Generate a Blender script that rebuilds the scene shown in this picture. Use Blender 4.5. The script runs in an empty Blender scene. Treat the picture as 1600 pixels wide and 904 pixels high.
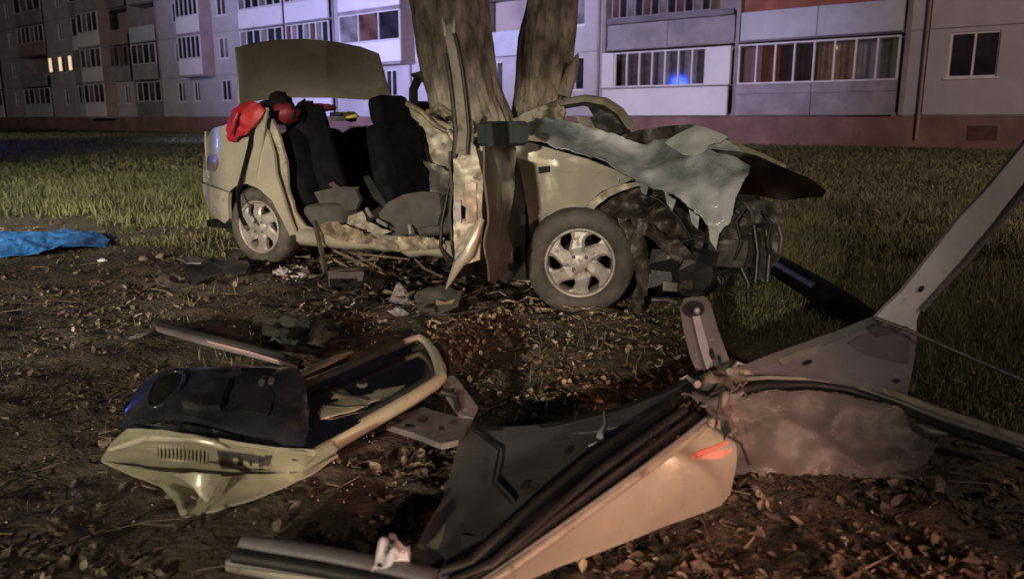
import bpy, bmesh, math, random
import numpy as np
from mathutils import Vector, Matrix, noise
from mathutils.geometry import delaunay_2d_cdt
random.seed(7); rng = np.random.default_rng(7)
C = bpy.context.scene.collection
sc = bpy.context.scene

# ------------------------------------------------------------------ camera, sky, lights, exposure
F, H = 1250.0, 1.05
PH = math.atan((452-185)/F)
cam = bpy.data.objects.new('camera', bpy.data.cameras.new('camera')); C.objects.link(cam)
cam.location = (0, 0, H); cam.rotation_euler = (math.pi/2-PH, 0, 0)
cam.data.sensor_width = 36; cam.data.lens = F/1600*36; cam.data.clip_start = .05; cam.data.clip_end = 2000
sc.camera = cam
cam.data.dof.use_dof = True; cam.data.dof.focus_distance = 4.4; cam.data.dof.aperture_fstop = 3.2
sc.view_settings.view_transform = 'Standard'; sc.view_settings.look = 'None'
sc.view_settings.exposure = 0; sc.view_settings.gamma = 1
w = bpy.data.worlds.new('World'); sc.world = w; w.use_nodes = True
nt = w.node_tree; bg = nt.nodes['Background']
sky = nt.nodes.new('ShaderNodeTexSky'); sky.sky_type = 'NISHITA'; sky.sun_disc = False
sky.sun_elevation = math.radians(-3.0); sky.sun_rotation = math.radians(200)
nt.links.new(sky.outputs[0], bg.inputs[0]); bg.inputs[1].default_value = 0.14

def lamp(name, kind, loc, aim, power, col, size=.15, spot=None, blend=.6):
    d = bpy.data.lights.new(name, kind); o = bpy.data.objects.new(name, d); C.objects.link(o)
    d.energy = power; d.color = col; o.location = loc
    if kind == 'SUN': d.angle = size
    else: d.shadow_soft_size = size
    if spot: d.spot_size = math.radians(spot); d.spot_blend = blend
    o.rotation_euler = (Vector(aim)-Vector(loc)).to_track_quat('-Z', 'Y').to_euler()
    return o
# work lamp of the rescue vehicle left of the photographer, its red lamp at the right, blue beacons, street lamp
for _k, (_x, _y, _p) in enumerate(((-2.4, 6.0, 1.75), (-1.2, 5.4, .9), (-.25, 4.8, .9), (.75, 4.3, .6))):      # light bar of narrow work lamps
    lamp('work_lamp', 'SPOT', (-5.9+.3*_k, -15.6, 3.6), (_x, _y, .30), 12500*_p, (1, .87, .68), .12, 7.4, .75)
lamp('fill_lamp', 'SPOT', (-7.2, -1.5, 2.6), (-.9, 5.8, 1.0), 420, (1, .86, .66), .15, 50, .9)
lamp('side_lamp', 'SPOT', (-8, -1, 2.6), (-5.6, 12.5, 0), 10500, (1, .93, .66), .12, 52, .9)
lamp('ground_lamp', 'SPOT', (3.4, -2.4, 2.2), (.3, 2.7, .1), 270, (1, .82, .72), .10, 60, .8)
lamp('red_lamp', 'SPOT', (1.8, -1.4, .9), (.36, 1.95, .12), 700, (1, .43, .30), .12, 28, .9)
lamp('street_lamp', 'SPOT', (14, -6, 9), (12, 26, 0), 14500, (1, .74, .68), .3, 100, 1)
lamp('far_facade_fill', 'SPOT', (-34, 22, 9), (-38, 60, 7), 11000, (1, .88, .80), .3, 90, 1)  # unseen fill added to brighten the far left of the facade
lamp('blue_beacon', 'SPOT', (-20, 25.8, 3.7), (-12, 42, 12), 46000, (.46, .44, .88), .45, 92, .7)
lamp('blue_flasher', 'POINT', (-8.2, 9.5, 1.2), (0, 0, 0), 55, (.10, .22, 1), .12)
lamp('roof_beacon', 'POINT', (-20, 25.8, 3.7), (0, 0, 0), 420, (.03, .09, 1), .5)
lamp('violet_beacon', 'SPOT', (-10, 12, 3.6), (5, 34, 4.5), 18500, (.66, .58, 1), .25, 40, 1)

# ------------------------------------------------------------------ pixel to place
c_, s_ = math.cos(PH), math.sin(PH)
CAM = Vector((0, 0, H)); VIEW = CAM.copy()   # VIEW: from where a sheet's face side is seen, in the space it is built in
def ray(px, py):
    x = (px-800)/F; y = -(py-452)/F
    return Vector((x, c_+y*s_, -s_+y*c_))
def G(px, py, z=0):
    r = ray(px, py); return CAM + r*((z-H)/r.z)
def Yd(px, py, Y):
    r = ray(px, py); return CAM + r*(Y/r.y)
def on_plane(px, py, p0, n):
    r = ray(px, py); return CAM + r*((p0-CAM).dot(n)/r.dot(n))
def plane3(a, b, c):
    n = (b-a).cross(c-a).normalized()
    return lambda px, py: on_plane(px, py, a, n)

# ------------------------------------------------------------------ objects
MX = {}
def thing(name, label, cat, loc=(0, 0, 0), mx=None, group=None):
    o = bpy.data.objects.new(name, None); C.objects.link(o); o.empty_display_size = .1
    m = mx if mx is not None else Matrix.Translation(Vector(loc))
    o.matrix_world = m; MX[o] = m.copy()
    o['label'] = label; o['category'] = cat
    if group: o['group'] = group
    return o
def tag(o, label, cat, group=None):
    o['label'] = label; o['category'] = cat
    if group: o['group'] = group
    return o
def dense(poly, step):
    out = []
    for i, a in enumerate(poly):
        b = poly[(i+1) % len(poly)]; d = math.hypot(b[0]-a[0], b[1]-a[1]); n = max(1, int(round(d/step)))
        for k in range(n): out.append((a[0]+(b[0]-a[0])*k/n, a[1]+(b[1]-a[1])*k/n))
    return out
def inside(p, poly):
    x, y = p; r = False; j = len(poly)-1
    for i in range(len(poly)):
        xi, yi = poly[i]; xj, yj = poly[j]
        if (yi > y) != (yj > y) and x < (xj-xi)*(y-yi)/(yj-yi)+xi: r = not r
        j = i
    return r
def nz(p, s=1.0, seed=0): return noise.noise(Vector((p[0]*s+seed*7.3, p[1]*s-seed*3.1, p[2]*s+seed*1.7)))
class MB:
    def __init__(s): s.v = []; s.f = []; s.sm = []
    def add(s, vs, fs, sm=False):
        b = len(s.v); s.v += [Vector(v) for v in vs]; s.f += [tuple(i+b for i in f) for f in fs]; s.sm += [sm]*len(fs); return s
    def box(s, a, b, rot=None, piv=None):
        x0, y0, z0 = [min(a[i], b[i]) for i in range(3)]; x1, y1, z1 = [max(a[i], b[i]) for i in range(3)]
        vs = [Vector(q) for q in ((x0,y0,z0),(x1,y0,z0),(x1,y1,z0),(x0,y1,z0),(x0,y0,z1),(x1,y0,z1),(x1,y1,z1),(x0,y1,z1))]
        if rot is not None:
            p = Vector(piv) if piv else (Vector(a)+Vector(b))/2
            vs = [rot @ (v-p)+p for v in vs]
        return s.add(vs, [(0,3,2,1),(4,5,6,7),(0,1,5,4),(1,2,6,5),(2,3,7,6),(3,0,4,7)])
    def tube(s, pts, r, n=8, closed=False, flat=1.0, up=None):
        pts = [Vector(p) for p in pts]; m = len(pts); vs = []
        u0 = Vector(up) if up else None
        for i, p in enumerate(pts):
            a = pts[i-1] if (i > 0 or closed) else p; b = pts[(i+1) % m] if (i < m-1 or closed) else p
            d = (b-a).normalized()
            if u0 is None: u0 = d.orthogonal()
            x = (u0 - d*u0.dot(d)).normalized(); y = d.cross(x)
            if not up: u0 = x
            rr = r[i] if isinstance(r, (list, tuple)) else r
            for k in range(n):
                t = 2*math.pi*(k+.5)/n; vs.append(p + x*math.cos(t)*rr*flat + y*math.sin(t)*rr)
        fs = []
        for i in range(m if closed else m-1):
            for k in range(n):
                a, b = i*n+k, i*n+(k+1) % n; c, d = ((i+1) % m)*n+(k+1) % n, ((i+1) % m)*n+k
                fs.append((a, b, c, d))
        s.add(vs, fs, n > 4)
        if not closed:
            s.add(vs[:n], [tuple(range(n-1, -1, -1))]); s.add(vs[-n:], [tuple(range(n))])
        return s
    def sheet(s, poly, f, step, thick=.004, amp=0, ns=5, seed=0, holes=(), jag=0, sharp=False):
        pl = dense(poly, step)
        if jag: rj = random.Random(seed+99); pl = [(x+rj.uniform(-jag, jag), y+rj.uniform(-jag, jag)) for x, y in pl]
        hs = [dense(h, step) for h in holes]
        pts = list(pl); edges = [(i, (i+1) % len(pl)) for i in range(len(pl))]
        for h in hs:
            b = len(pts); pts += h; edges += [(b+i, b+(i+1) % len(h)) for i in range(len(h))]
        x0 = min(p[0] for p in pl); x1 = max(p[0] for p in pl); y0 = min(p[1] for p in pl); y1 = max(p[1] for p in pl)
        nb = len(pts); rnd = random.Random(seed)
        y = y0+step*.5; row = 0
        while y < y1:
            x = x0+step*(.5+.5*(row % 2))
            while x < x1:
                q = (x+rnd.uniform(-.15, .15)*step, y+rnd.uniform(-.15, .15)*step)
                if inside(q, pl) and not any(inside(q, h) for h in hs):
                    if min((q[0]-b[0])**2+(q[1]-b[1])**2 for b in pts[:nb]) > (step*.45)**2: pts.append(q)
                x += step
            y += step*.87; row += 1
        r = delaunay_2d_cdt([Vector(p) for p in pts], edges, [], 1, 1e-6)
        v2 = r[0]; f2 = [t for t in r[2] if len(t) == 3]
        cen = lambda t: (sum(v2[i][0] for i in t)/3, sum(v2[i][1] for i in t)/3)
        f2 = [t for t in f2 if inside(cen(t), pl) and not any(inside(cen(t), h) for h in hs)]
        P = [Vector(f(p[0], p[1])) for p in v2]
        N = [Vector((0, 0, 0)) for _ in P]
        fl = []
        for t in f2:
            n = (P[t[1]]-P[t[0]]).cross(P[t[2]]-P[t[0]])
            fl.append(tuple(t))
            for i in t: N[i] += n
        if sum(n.dot(VIEW-p) for n, p in zip(N, P)) < 0: N = [-n for n in N]; fl = [t[::-1] for t in fl]
        N = [n.normalized() if n.length > 1e-12 else Vector((0, 0, 1)) for n in N]
        if amp:
            P = [p+n*amp*(nz(p, ns, seed)+.5*nz(p, ns*2.3, seed+3)+.8*(.25-abs(nz(p, ns*1.3, seed+6)))) for p, n in zip(P, N)]
        Q = [p-n*thick for p, n in zip(P, N)]
        s.add(P, fl, not sharp); s.add(Q, [t[::-1] for t in fl], not sharp)
        cnt = {}
        for t in fl:
            for i in range(3):
                e = (t[i], t[(i+1) % 3]); cnt[frozenset(e)] = cnt.get(frozenset(e), []) + [e]
        for es in cnt.values():
            if len(es) == 1:
                a, b = es[0]; s.add([P[b], P[a], Q[a], Q[b]], [(0, 1, 2, 3)])
        return s
    def blob(s, c, r, seed=0, amp=.25, ns=3, nu=20, nv=12, rot=None):
        vs = []; c = Vector(c)
        for j in range(nv+1):
            th = math.pi*j/nv
            for i in range(nu):
                ph = 2*math.pi*i/nu
                d = Vector((math.sin(th)*math.cos(ph), math.sin(th)*math.sin(ph), math.cos(th)))
                k = 1+amp*nz(d, ns, seed)+amp*.6*nz(d, ns*2.5, seed+5)
                q = Vector((d.x*r[0]*k, d.y*r[1]*k, d.z*r[2]*k))
                if rot is not None: q = rot @ q
                vs.append(c+q)
        fs = [(j*nu+i, j*nu+(i+1) % nu, (j+1)*nu+(i+1) % nu, (j+1)*nu+i) for j in range(nv) for i in range(nu)]
        return s.add(vs, fs, True)
    def lathe(s, prof, c, ax, n=32, hole_caps=False):
        ax = Vector(ax).normalized(); x = ax.cross(Vector((0, 0, 1))); x = x.normalized() if x.length > 1e-4 else Vector((1, 0, 0)); y = ax.cross(x); c = Vector(c)
        vs = [c+ax*h+(x*math.cos(2*math.pi*k/n)+y*math.sin(2*math.pi*k/n))*r for r, h in prof for k in range(n)]
        fs = [(j*n+k, j*n+(k+1) % n, (j+1)*n+(k+1) % n, (j+1)*n+k) for j in range(len(prof)-1) for k in range(n)]
        return s.add(vs, fs, True)
    def mesh(s, name):
        me = bpy.data.meshes.new(name); me.from_pydata(s.v, [], s.f); me.polygons.foreach_set('use_smooth', s.sm); me.update(); return me
    def build(s, name, m, parent=None, world=True, root=None):
        """parent may be a thing or a part; vertices are given in world space (world) or in the thing's own space."""
        r = root or parent
        while r is not None and r not in MX: r = r.parent
        if parent is not None and world:
            inv = MX[r].inverted(); s.v = [inv @ v for v in s.v]
        o = bpy.data.objects.new(name, s.mesh(name)); C.objects.link(o); o.data.materials.append(m)
        if parent is not None: o.parent = parent
        return o

# ------------------------------------------------------------------ materials
def mat(name, col, rough=.6, metal=0, var=.2, vs=5, bump=.15, bs=40, col2=None, coat=0, dirt=None, dirt_amt=.45, spec=.5, stretch=None, scratch=None):
    m = bpy.data.materials.new(name); m.use_nodes = True; n = m.node_tree.nodes; l = m.node_tree.links
    p = n['Principled BSDF']; p.inputs['Roughness'].default_value = rough; p.inputs['Metallic'].default_value = metal
    p.inputs['Coat Weight'].default_value = coat; p.inputs['Specular IOR Level'].default_value = spec
    tc = n.new('ShaderNodeTexCoord'); a = n.new('ShaderNodeTexNoise'); a.inputs['Scale'].default_value = vs; a.inputs['Detail'].default_value = 6
    src = tc.outputs['Object']
    if stretch:
        mp = n.new('ShaderNodeMapping'); mp.inputs['Scale'].default_value = stretch; l.new(src, mp.inputs['Vector']); src = mp.outputs[0]
    l.new(src, a.inputs['Vector'])
    mx = n.new('ShaderNodeMix'); mx.data_type = 'RGBA'
    c2 = col2 or tuple(max(0, x*(1-var*1.6)) for x in col); c1 = tuple(min(1, x*(1+var*.6)) for x in col)
    rp = n.new('ShaderNodeMapRange'); rp.inputs['From Min'].default_value = .33; rp.inputs['From Max'].default_value = .67
    l.new(a.outputs['Fac'], rp.inputs['Value']); l.new(rp.outputs[0], mx.inputs['Factor'])
    mx.inputs['A'].default_value = (*c2, 1); mx.inputs['B'].default_value = (*c1, 1)
    out = mx.outputs['Result']
    if dirt:
        b = n.new('ShaderNodeTexNoise'); b.inputs['Scale'].default_value = vs*2.7; b.inputs['Detail'].default_value = 9; b.inputs['Roughness'].default_value = .7
        l.new(src, b.inputs['Vector'])
        r2 = n.new('ShaderNodeMapRange'); r2.inputs['From Min'].default_value = .52; r2.inputs['From Max'].default_value = .68; r2.inputs['To Max'].default_value = dirt_amt
        l.new(b.outputs['Fac'], r2.inputs['Value'])
        m2 = n.new('ShaderNodeMix'); m2.data_type = 'RGBA'; l.new(r2.outputs[0], m2.inputs['Factor']); l.new(out, m2.inputs['A']); m2.inputs['B'].default_value = (*dirt, 1)
        out = m2.outputs['Result']
        ra = n.new('ShaderNodeMath'); ra.operation = 'ADD'; ra.inputs[1].default_value = rough; l.new(r2.outputs[0], ra.inputs[0]); l.new(ra.outputs[0], p.inputs['Roughness'])
    if scratch:
        ms = n.new('ShaderNodeMapping'); ms.inputs['Scale'].default_value = (9, 70, 45); ms.inputs['Rotation'].default_value = (.3, .5, .9); l.new(tc.outputs['Object'], ms.inputs['Vector'])
        ns_ = n.new('ShaderNodeTexNoise'); ns_.inputs['Scale'].default_value = 1; ns_.inputs['Detail'].default_value = 3; l.new(ms.outputs[0], ns_.inputs['Vector'])
        rs_ = n.new('ShaderNodeMapRange'); rs_.inputs['From Min'].default_value = .66; rs_.inputs['From Max'].default_value = .74; rs_.inputs['To Max'].default_value = .4; l.new(ns_.outputs['Fac'], rs_.inputs['Value'])
        m3 = n.new('ShaderNodeMix'); m3.data_type = 'RGBA'; l.new(rs_.outputs[0], m3.inputs['Factor']); l.new(out, m3.inputs['A']); m3.inputs['B'].default_value = (*scratch, 1); out = m3.outputs['Result']
    l.new(out, p.inputs['Base Color'])
    if bump:
        d = n.new('ShaderNodeTexNoise'); d.inputs['Scale'].default_value = bs; d.inputs['Detail'].default_value = 5; l.new(src, d.inputs['Vector'])
        bp = n.new('ShaderNodeBump'); bp.inputs['Strength'].default_value = bump; bp.inputs['Distance'].default_value = .02
        l.new(d.outputs['Fac'], bp.inputs['Height']); l.new(bp.outputs[0], p.inputs['Normal'])
    return m
gold = mat('gold_paint', (.42, .40, .31), .30, .45, .12, 2.2, .04, 30, dirt=(.17, .14, .10), dirt_amt=.55, coat=.35, scratch=(.16, .14, .12))
gold_worn = mat('gold_paint_worn', (.31, .285, .22), .52, .25, .2, 6, .12, 18, dirt=(.08, .055, .035), dirt_amt=.85, scratch=(.55, .53, .50))
gold_in = mat('gold_paint_inner', (.43, .41, .29), .34, .35, .14, 5, .06, 25, dirt=(.12, .09, .06), dirt_amt=.75, coat=.2, scratch=(.20, .17, .12))
black_pl = mat('black_plastic', (.018, .018, .02), .38, 0, .3, 8, .08, 60)
black_rub = mat('black_rubber', (.012, .012, .012), .6, 0, .3, 10, .1, 80)
trimblk = mat('trim_plastic', (.022, .024, .029), .22, 0, .3, 6, .03, 120, dirt=(.06, .05, .04), dirt_amt=.3, coat=.2)
tyre_m = mat('tyre_rubber', (.045, .042, .038), .75, 0, .35, 9, .2, 60, dirt=(.12, .095, .07), dirt_amt=.7)
rim_m = mat('rim_metal', (.245, .235, .215), .48, .35, .15, 10, .05, 40, dirt=(.12, .09, .06), dirt_amt=.6)
brown_pl = mat('soiled_liner', (.026, .021, .018), .5, .1, .4, 9, .4, 25, dirt=(.075, .058, .042), dirt_amt=.6)
grey_met = mat('grey_metal', (.10, .095, .09), .5, .5, .3, 8, .2, 25, dirt=(.10, .075, .05), dirt_amt=.7)
rust_met = mat('torn_metal', (.33, .28, .19), .45, .5, .4, 14, .3, 30, dirt=(.07, .05, .03), dirt_amt=.9)
head_m = mat('headliner', (.115, .110, .112), .85, 0, .2, 4, .12, 160, dirt=(.045, .04, .035), dirt_amt=.5)
lit_beam_m = mat('lit_pillar_trim', (.46, .44, .455), .45, .05, .1, 5, .06, 60, dirt=(.26,.24,.23), dirt_amt=.5)  # lit copy of the pillar trim, its brightness put into the colour
dim_pillar_m = mat('dim_pillar_trim', (.125, .12, .125), .42, .15, .16, 5, .08, 60, dirt=(.11, .09, .08), dirt_amt=.75, scratch=(.42, .41, .40))  # shaded copy of the same trim, colour darkened for the dim pillars
mauve_m = mat('mauve_trim', (.165, .145, .16), .42, .1, .2, 4, .08, 60, dirt=(.10,.085,.08), dirt_amt=.7, scratch=(.36, .33, .34))
seat_m = mat('seat_cloth', (.006, .0065, .009), .95, 0, .3, 12, .2, 150, spec=.08)
seat_g = mat('seat_grey', (.055, .053, .050), .85, 0, .2, 12, .2, 150)
carpet = mat('carpet', (.009, .009, .009), .95, 0, .4, 20, .3, 90, spec=.1)
red_m = mat('red_cloth', (.27, .008, .012), .55, 0, .25, 8, .25, 22)
dred_m = mat('dark_red_cloth', (.16, .012, .02), .6, 0, .35, 8, .25, 22)
blk_cloth = mat('black_cloth', (.009, .008, .010), .9, 0, .3, 9, .3, 40, spec=.1)
white_m = mat('white_plastic', (.72, .70, .72), .5, 0, .15, 8, .1, 30)
yellow_m = mat('yellow_pack', (.70, .55, .12), .5, 0, .2, 8, .1, 30)
blue_sheet = mat('blue_film', (.075, .30, .88), .35, 0, .18, 9, .3, 18)
rag_m = mat('grey_green_rag', (.026, .030, .025), .85, 0, .4, 12, .3, 40)
card_m = mat('grey_card', (.17, .145, .12), .8, 0, .3, 12, .2, 40)
bark = mat('bark', (.34, .295, .23), .9, 0, .42, 10, 1.0, 18, dirt=(.075, .06, .045), dirt_amt=.85, spec=.15, stretch=(1, 1, .42))
scrape_m = mat('red_scrape', (.62, .13, .10), .6, 0, .2, 40, .1, 60, dirt=(.42,.30,.22), dirt_amt=.9)
shaded_skin_m = mat('shaded_door_skin', (.082, .066, .050), .48, .2, .14, 2, .05, 20, dirt=(.055,.045,.036), dirt_amt=.5)  # door skin colour: dirt plus the shade of its unlit outer side
mirror_m = mat('mirror_housing', (.045, .056, .056), .6, 0, .2, 8, .05, 50, spec=.15)
hood_m = mat('dark_hood_lining', (.007, .003, .003), .30, 0, .4, 5, .05, 25, spec=.25)
lens_m = mat('lamp_lens', (.12, .10, .12), .28, 0, .2, 9, 0, 20, spec=1)
plinth_m = mat('painted_plinth', (.235, .135, .12), .85, 0, .22, .7, .2, 12, dirt=(.15, .08, .075), dirt_amt=.5)
wall_m = mat('panel_wall', (.47, .44, .46), .85, 0, .10, .5, .15, 30, dirt=(.33, .30, .31), dirt_amt=.4)
wall2_m = mat('loggia_wall', (.36, .30, .28), .85, 0, .15, .6, .1, 30)
slab_m = mat('slab_concrete', (.30, .27, .28), .9, 0, .2, 1.2, .2, 25)
par_w = mat('white_parapet', (.74, .72, .74), .7, 0, .05, .6, .05, 30, dirt=(.55, .52, .52), dirt_amt=.3)
par_g = mat('grey_parapet', (.33, .31, .33), .85, 0, .2, .9, .15, 25, dirt=(.22, .20, .20), dirt_amt=.6)
par_b = mat('blue_grey_parapet', (.50, .52, .56), .8, 0, .10, .8, .1, 25, dirt=(.36, .35, .37), dirt_amt=.4)
par_p = mat('pink_brown_side', (.33, .25, .235), .85, 0, .15, .8, .1, 25)
par_d = mat('dark_parapet', (.20, .19, .21), .85, 0, .2, .8, .1, 25)
frame_m = mat('white_frame', (.72, .70, .70), .5, 0, .06, 2, 0)
frame_d = mat('dark_frame', (.28, .25, .25), .6, 0, .1, 2, 0)
rail_red = mat('red_brown_boards', (.30, .10, .06), .75, 0, .25, 1.5, .1, 25)
cur_tan = mat('tan_curtain', (.48, .33, .19), .8, 0, .25, 3, .1, 20)
cur_red = mat('red_curtain', (.30, .085, .06), .8, 0, .25, 3, .1, 20)
cur_pink = mat('pink_blind', (.50, .33, .29), .8, 0, .1, 3, .1, 20)
cur_dark = mat('dark_curtain', (.055, .04, .045), .8, 0, .4, 3, .1, 20)
cur_pale = mat('pale_curtain', (.50, .46, .47), .8, 0, .15, 3, .1, 20)
cur_mid = mat('grey_lilac_curtain', (.24, .20, .23), .8, 0, .3, 3, .1, 20)
cur_mid2 = mat('brown_lilac_curtain', (.27, .19, .19), .8, 0, .3, 3, .1, 20)
cur_green = mat('green_curtain', (.16, .17, .12), .8, 0, .2, 3, .1, 20)
def glassy(name, col, tr=.8, gl=.12):
    m = bpy.data.materials.new(name); m.use_nodes = True; n = m.node_tree.nodes; l = m.node_tree.links; n.remove(n['Principled BSDF'])
    a = n.new('ShaderNodeBsdfTransparent'); a.inputs[0].default_value = (*col, 1); b = n.new('ShaderNodeBsdfGlossy'); b.inputs['Roughness'].default_value = .06
    x = n.new('ShaderNodeMixShader'); x.inputs[0].default_value = gl; l.new(a.outputs[0], x.inputs[1]); l.new(b.outputs[0], x.inputs[2])
    l.new(x.outputs[0], n['Material Output'].inputs[0]); return m
pane_m = glassy('window_glass', (.86, .86, .88), gl=.14)
def pane_mat(name, col): return mat(name, col, .12, 0, .5, .9, 0, spec=.6)
panes = [pane_mat('pane_dark', (.03, .03, .04)), pane_mat('pane_mid', (.10, .09, .10)), pane_mat('pane_curtain', (.26, .24, .25)), pane_mat('pane_brown', (.15, .085, .07))]
dark_glass = mat('dark_glass', (.008, .009, .016), .06, 0, .2, 4, 0, coat=.6)
def emit(name, col, st):
    m = bpy.data.materials.new(name); m.use_nodes = True; p = m.node_tree.nodes['Principled BSDF']
    p.inputs['Base Color'].default_value = (*col, 1); p.inputs['Emission Color'].default_value = (*col, 1); p.inputs['Emission Strength'].default_value = st; return m
lit_m = emit('lit_window', (1, .72, .45), .9)
bulb_m = emit('bulb', (1, .85, .65), 2.5)
def cracked(name, base, base2, scale, alpha, rough=.3):
    m = bpy.data.materials.new(name); m.use_nodes = True; n = m.node_tree.nodes; l = m.node_tree.links; p = n['Principled BSDF']
    tc = n.new('ShaderNodeTexCoord'); v = n.new('ShaderNodeTexVoronoi'); v.feature = 'DISTANCE_TO_EDGE'; v.inputs['Scale'].default_value = scale
    wv = n.new('ShaderNodeTexNoise'); wv.inputs['Scale'].default_value = 2.4; wv.inputs['Detail'].default_value = 3.5; wv.inputs['Roughness'].default_value = .55
    l.new(tc.outputs['Object'], v.inputs['Vector']); l.new(tc.outputs['Object'], wv.inputs['Vector'])
    r = n.new('ShaderNodeMapRange'); r.inputs['From Max'].default_value = .06; r.inputs['To Min'].default_value = 1; r.inputs['To Max'].default_value = 0; l.new(v.outputs['Distance'], r.inputs['Value'])
    r3 = n.new('ShaderNodeMapRange'); r3.inputs['From Min'].default_value = .42; r3.inputs['From Max'].default_value = .60; l.new(wv.outputs['Fac'], r3.inputs['Value'])
    mx = n.new('ShaderNodeMix'); mx.data_type = 'RGBA'; mx.inputs['A'].default_value = (*base, 1); mx.inputs['B'].default_value = (*base2, 1); l.new(r3.outputs[0], mx.inputs['Factor'])
    m2 = n.new('ShaderNodeMix'); m2.data_type = 'RGBA'; l.new(mx.outputs['Result'], m2.inputs['A']); m2.inputs['B'].default_value = (.72, .77, .78, 1)
    mu = n.new('ShaderNodeMath'); mu.operation = 'MULTIPLY'; mu.inputs[1].default_value = .26; l.new(r.outputs[0], mu.inputs[0]); l.new(mu.outputs[0], m2.inputs['Factor'])
    l.new(m2.outputs['Result'], p.inputs['Base Color']); p.inputs['Roughness'].default_value = rough
    al = n.new('ShaderNodeMapRange'); al.inputs['To Min'].default_value = alpha[0]; al.inputs['To Max'].default_value = alpha[1]; l.new(r3.outputs[0], al.inputs['Value'])
    mxa = n.new('ShaderNodeMath'); mxa.operation = 'MAXIMUM'; l.new(al.outputs[0], mxa.inputs[0]); l.new(mu.outputs[0], mxa.inputs[1]); l.new(mxa.outputs[0], p.inputs['Alpha'])
    bp = n.new('ShaderNodeBump'); bp.inputs['Strength'].default_value = .3; bp.inputs['Distance'].default_value = .006; l.new(v.outputs['Distance'], bp.inputs['Height']); l.new(bp.outputs[0], p.inputs['Normal'])
    return m
shatter = cracked('shattered_glass', (.13, .155, .165), (.50, .52, .53), 60, (.84, .99), .10)
film = cracked('clear_film', (.10, .082, .078), (.17, .14, .13), 900, (.36, .60), .16)
def attr_mat(name, rough, bump=0, bs=40, trans=0):
    m = bpy.data.materials.new(name); m.use_nodes = True; n = m.node_tree.nodes; l = m.node_tree.links; p = n['Principled BSDF']
    a = n.new('ShaderNodeAttribute'); a.attribute_name = 'tint'; l.new(a.outputs['Color'], p.inputs['Base Color']); p.inputs['Roughness'].default_value = rough
    return m

# ------------------------------------------------------------------ ground
def sm(a, b, x): x = np.clip((x-a)/(b-a), 0, 1); return x*x*(3-2*x)
def vnoise(X, Y, s, seed=0):
    r = np.random.default_rng(seed); T = r.random((256, 256)); x = X*s+1000; y = Y*s+1000
    i = np.floor(x).astype(int); j = np.floor(y).astype(int); fx = x-i; fy = y-j; fx = fx*fx*(3-2*fx); fy = fy*fy*(3-2*fy)
    g = lambda a, b: T[a % 256, b % 256]
    return (g(i, j)*(1-fx)+g(i+1, j)*fx)*(1-fy)+(g(i, j+1)*(1-fx)+g(i+1, j+1)*fx)*fy
def fbm(X, Y, s, seed=0, o=4): return sum(vnoise(X, Y, s*2**k, seed+k)*.5**k for k in range(o))/sum(.5**k for k in range(o))
def grass_mask(X, Y):
    n = (fbm(X, Y, 1.6, 11, 5)-.5)*3.6
    left = np.interp(X, [-40, -7, -4.65, -2.9, -2.2, -1.4, -.2, .5, .8, 1.3, 1.65, 2.1, 6, 40], [16, 10.4, 8.7, 7.2, 6.7, 6.7, 6.3, 5.2, 4.2, 3.7, 3.0, 2.5, 1.0, -5])
    return sm(-.7, .75, Y-left+n*(.5+.05*np.abs(Y)))
def height(X, Y):
    g = grass_mask(X, Y)
    h = (fbm(X, Y, 1.3, 3)-.5)*.09 + (1-g*.6)*((fbm(X, Y, 7, 5, 3)-.5)*.05+(fbm(X, Y, 26, 8, 2)-.5)*.022)
    far = np.clip((np.hypot(X, Y-3)-20)/10, 0, 1)
    return h*(1-far)-.012
def axis(fine0, fine1, step, lim0, lim1):
    a = list(np.arange(fine0, fine1, step)); d = step; x = a[-1]
    while x < lim1: d *= 1.13; x += d; a.append(x)
    d = step; x = a[0]; b = []
    while x > lim0: d *= 1.13; x -= d; b.append(x)
    return np.array(b[::-1]+a)
ax, ay = axis(-2.6, 2.6, .03, -400, 400), axis(1.3, 5.2, .03, -60, 500)
X, Y = np.meshgrid(ax, ay); Z = height(X, Y); nx, ny = len(ax), len(ay)
V = np.stack([X, Y, Z], -1).reshape(-1, 3)
I = np.arange(nx*ny).reshape(ny, nx)
Fq = np.stack([I[:-1, :-1], I[:-1, 1:], I[1:, 1:], I[1:, :-1]], -1).reshape(-1, 4)
def npmesh(name, V, Fc, tint=None, smooth=True):
    me = bpy.data.meshes.new(name); k = Fc.shape[1]
    me.vertices.add(len(V)); me.vertices.foreach_set('co', np.ascontiguousarray(V, np.float32).ravel())
    me.loops.add(Fc.size); me.loops.foreach_set('vertex_index', np.ascontiguousarray(Fc, np.int32).ravel())
    me.polygons.add(len(Fc)); me.polygons.foreach_set('loop_start', np.arange(0, Fc.size, k, dtype=np.int32)); me.polygons.foreach_set('loop_total', np.full(len(Fc), k, np.int32))
    me.update(calc_edges=True); me.polygons.foreach_set('use_smooth', np.full(len(Fc), smooth))
    if tint is not None:
        at = me.color_attributes.new('tint', 'FLOAT_COLOR', 'POINT'); at.data.foreach_set('color', np.concatenate([tint, np.ones((len(V), 1))], 1).astype(np.float32).ravel())
    return me
gm = grass_mask(X, Y).ravel(); n1 = fbm(X, Y, 2.2, 21).ravel(); n2 = fbm(X, Y, 16, 31, 3).ravel(); n3 = fbm(X, Y, .5, 41).ravel()
soil = np.array([.076, .058, .041])*(.55+.9*n2[:, None]) * (.7+.6*n1[:, None])
lawn = np.array([.075, .074, .036])*(.6+.8*n1[:, None])
gc = soil*(1-gm[:, None])+lawn*gm[:, None]
ground = bpy.data.objects.new('ground', npmesh('ground', V, Fq, gc)); C.objects.link(ground); ground['kind'] = 'structure'
gmm = attr_mat('soil', .95)
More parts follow.
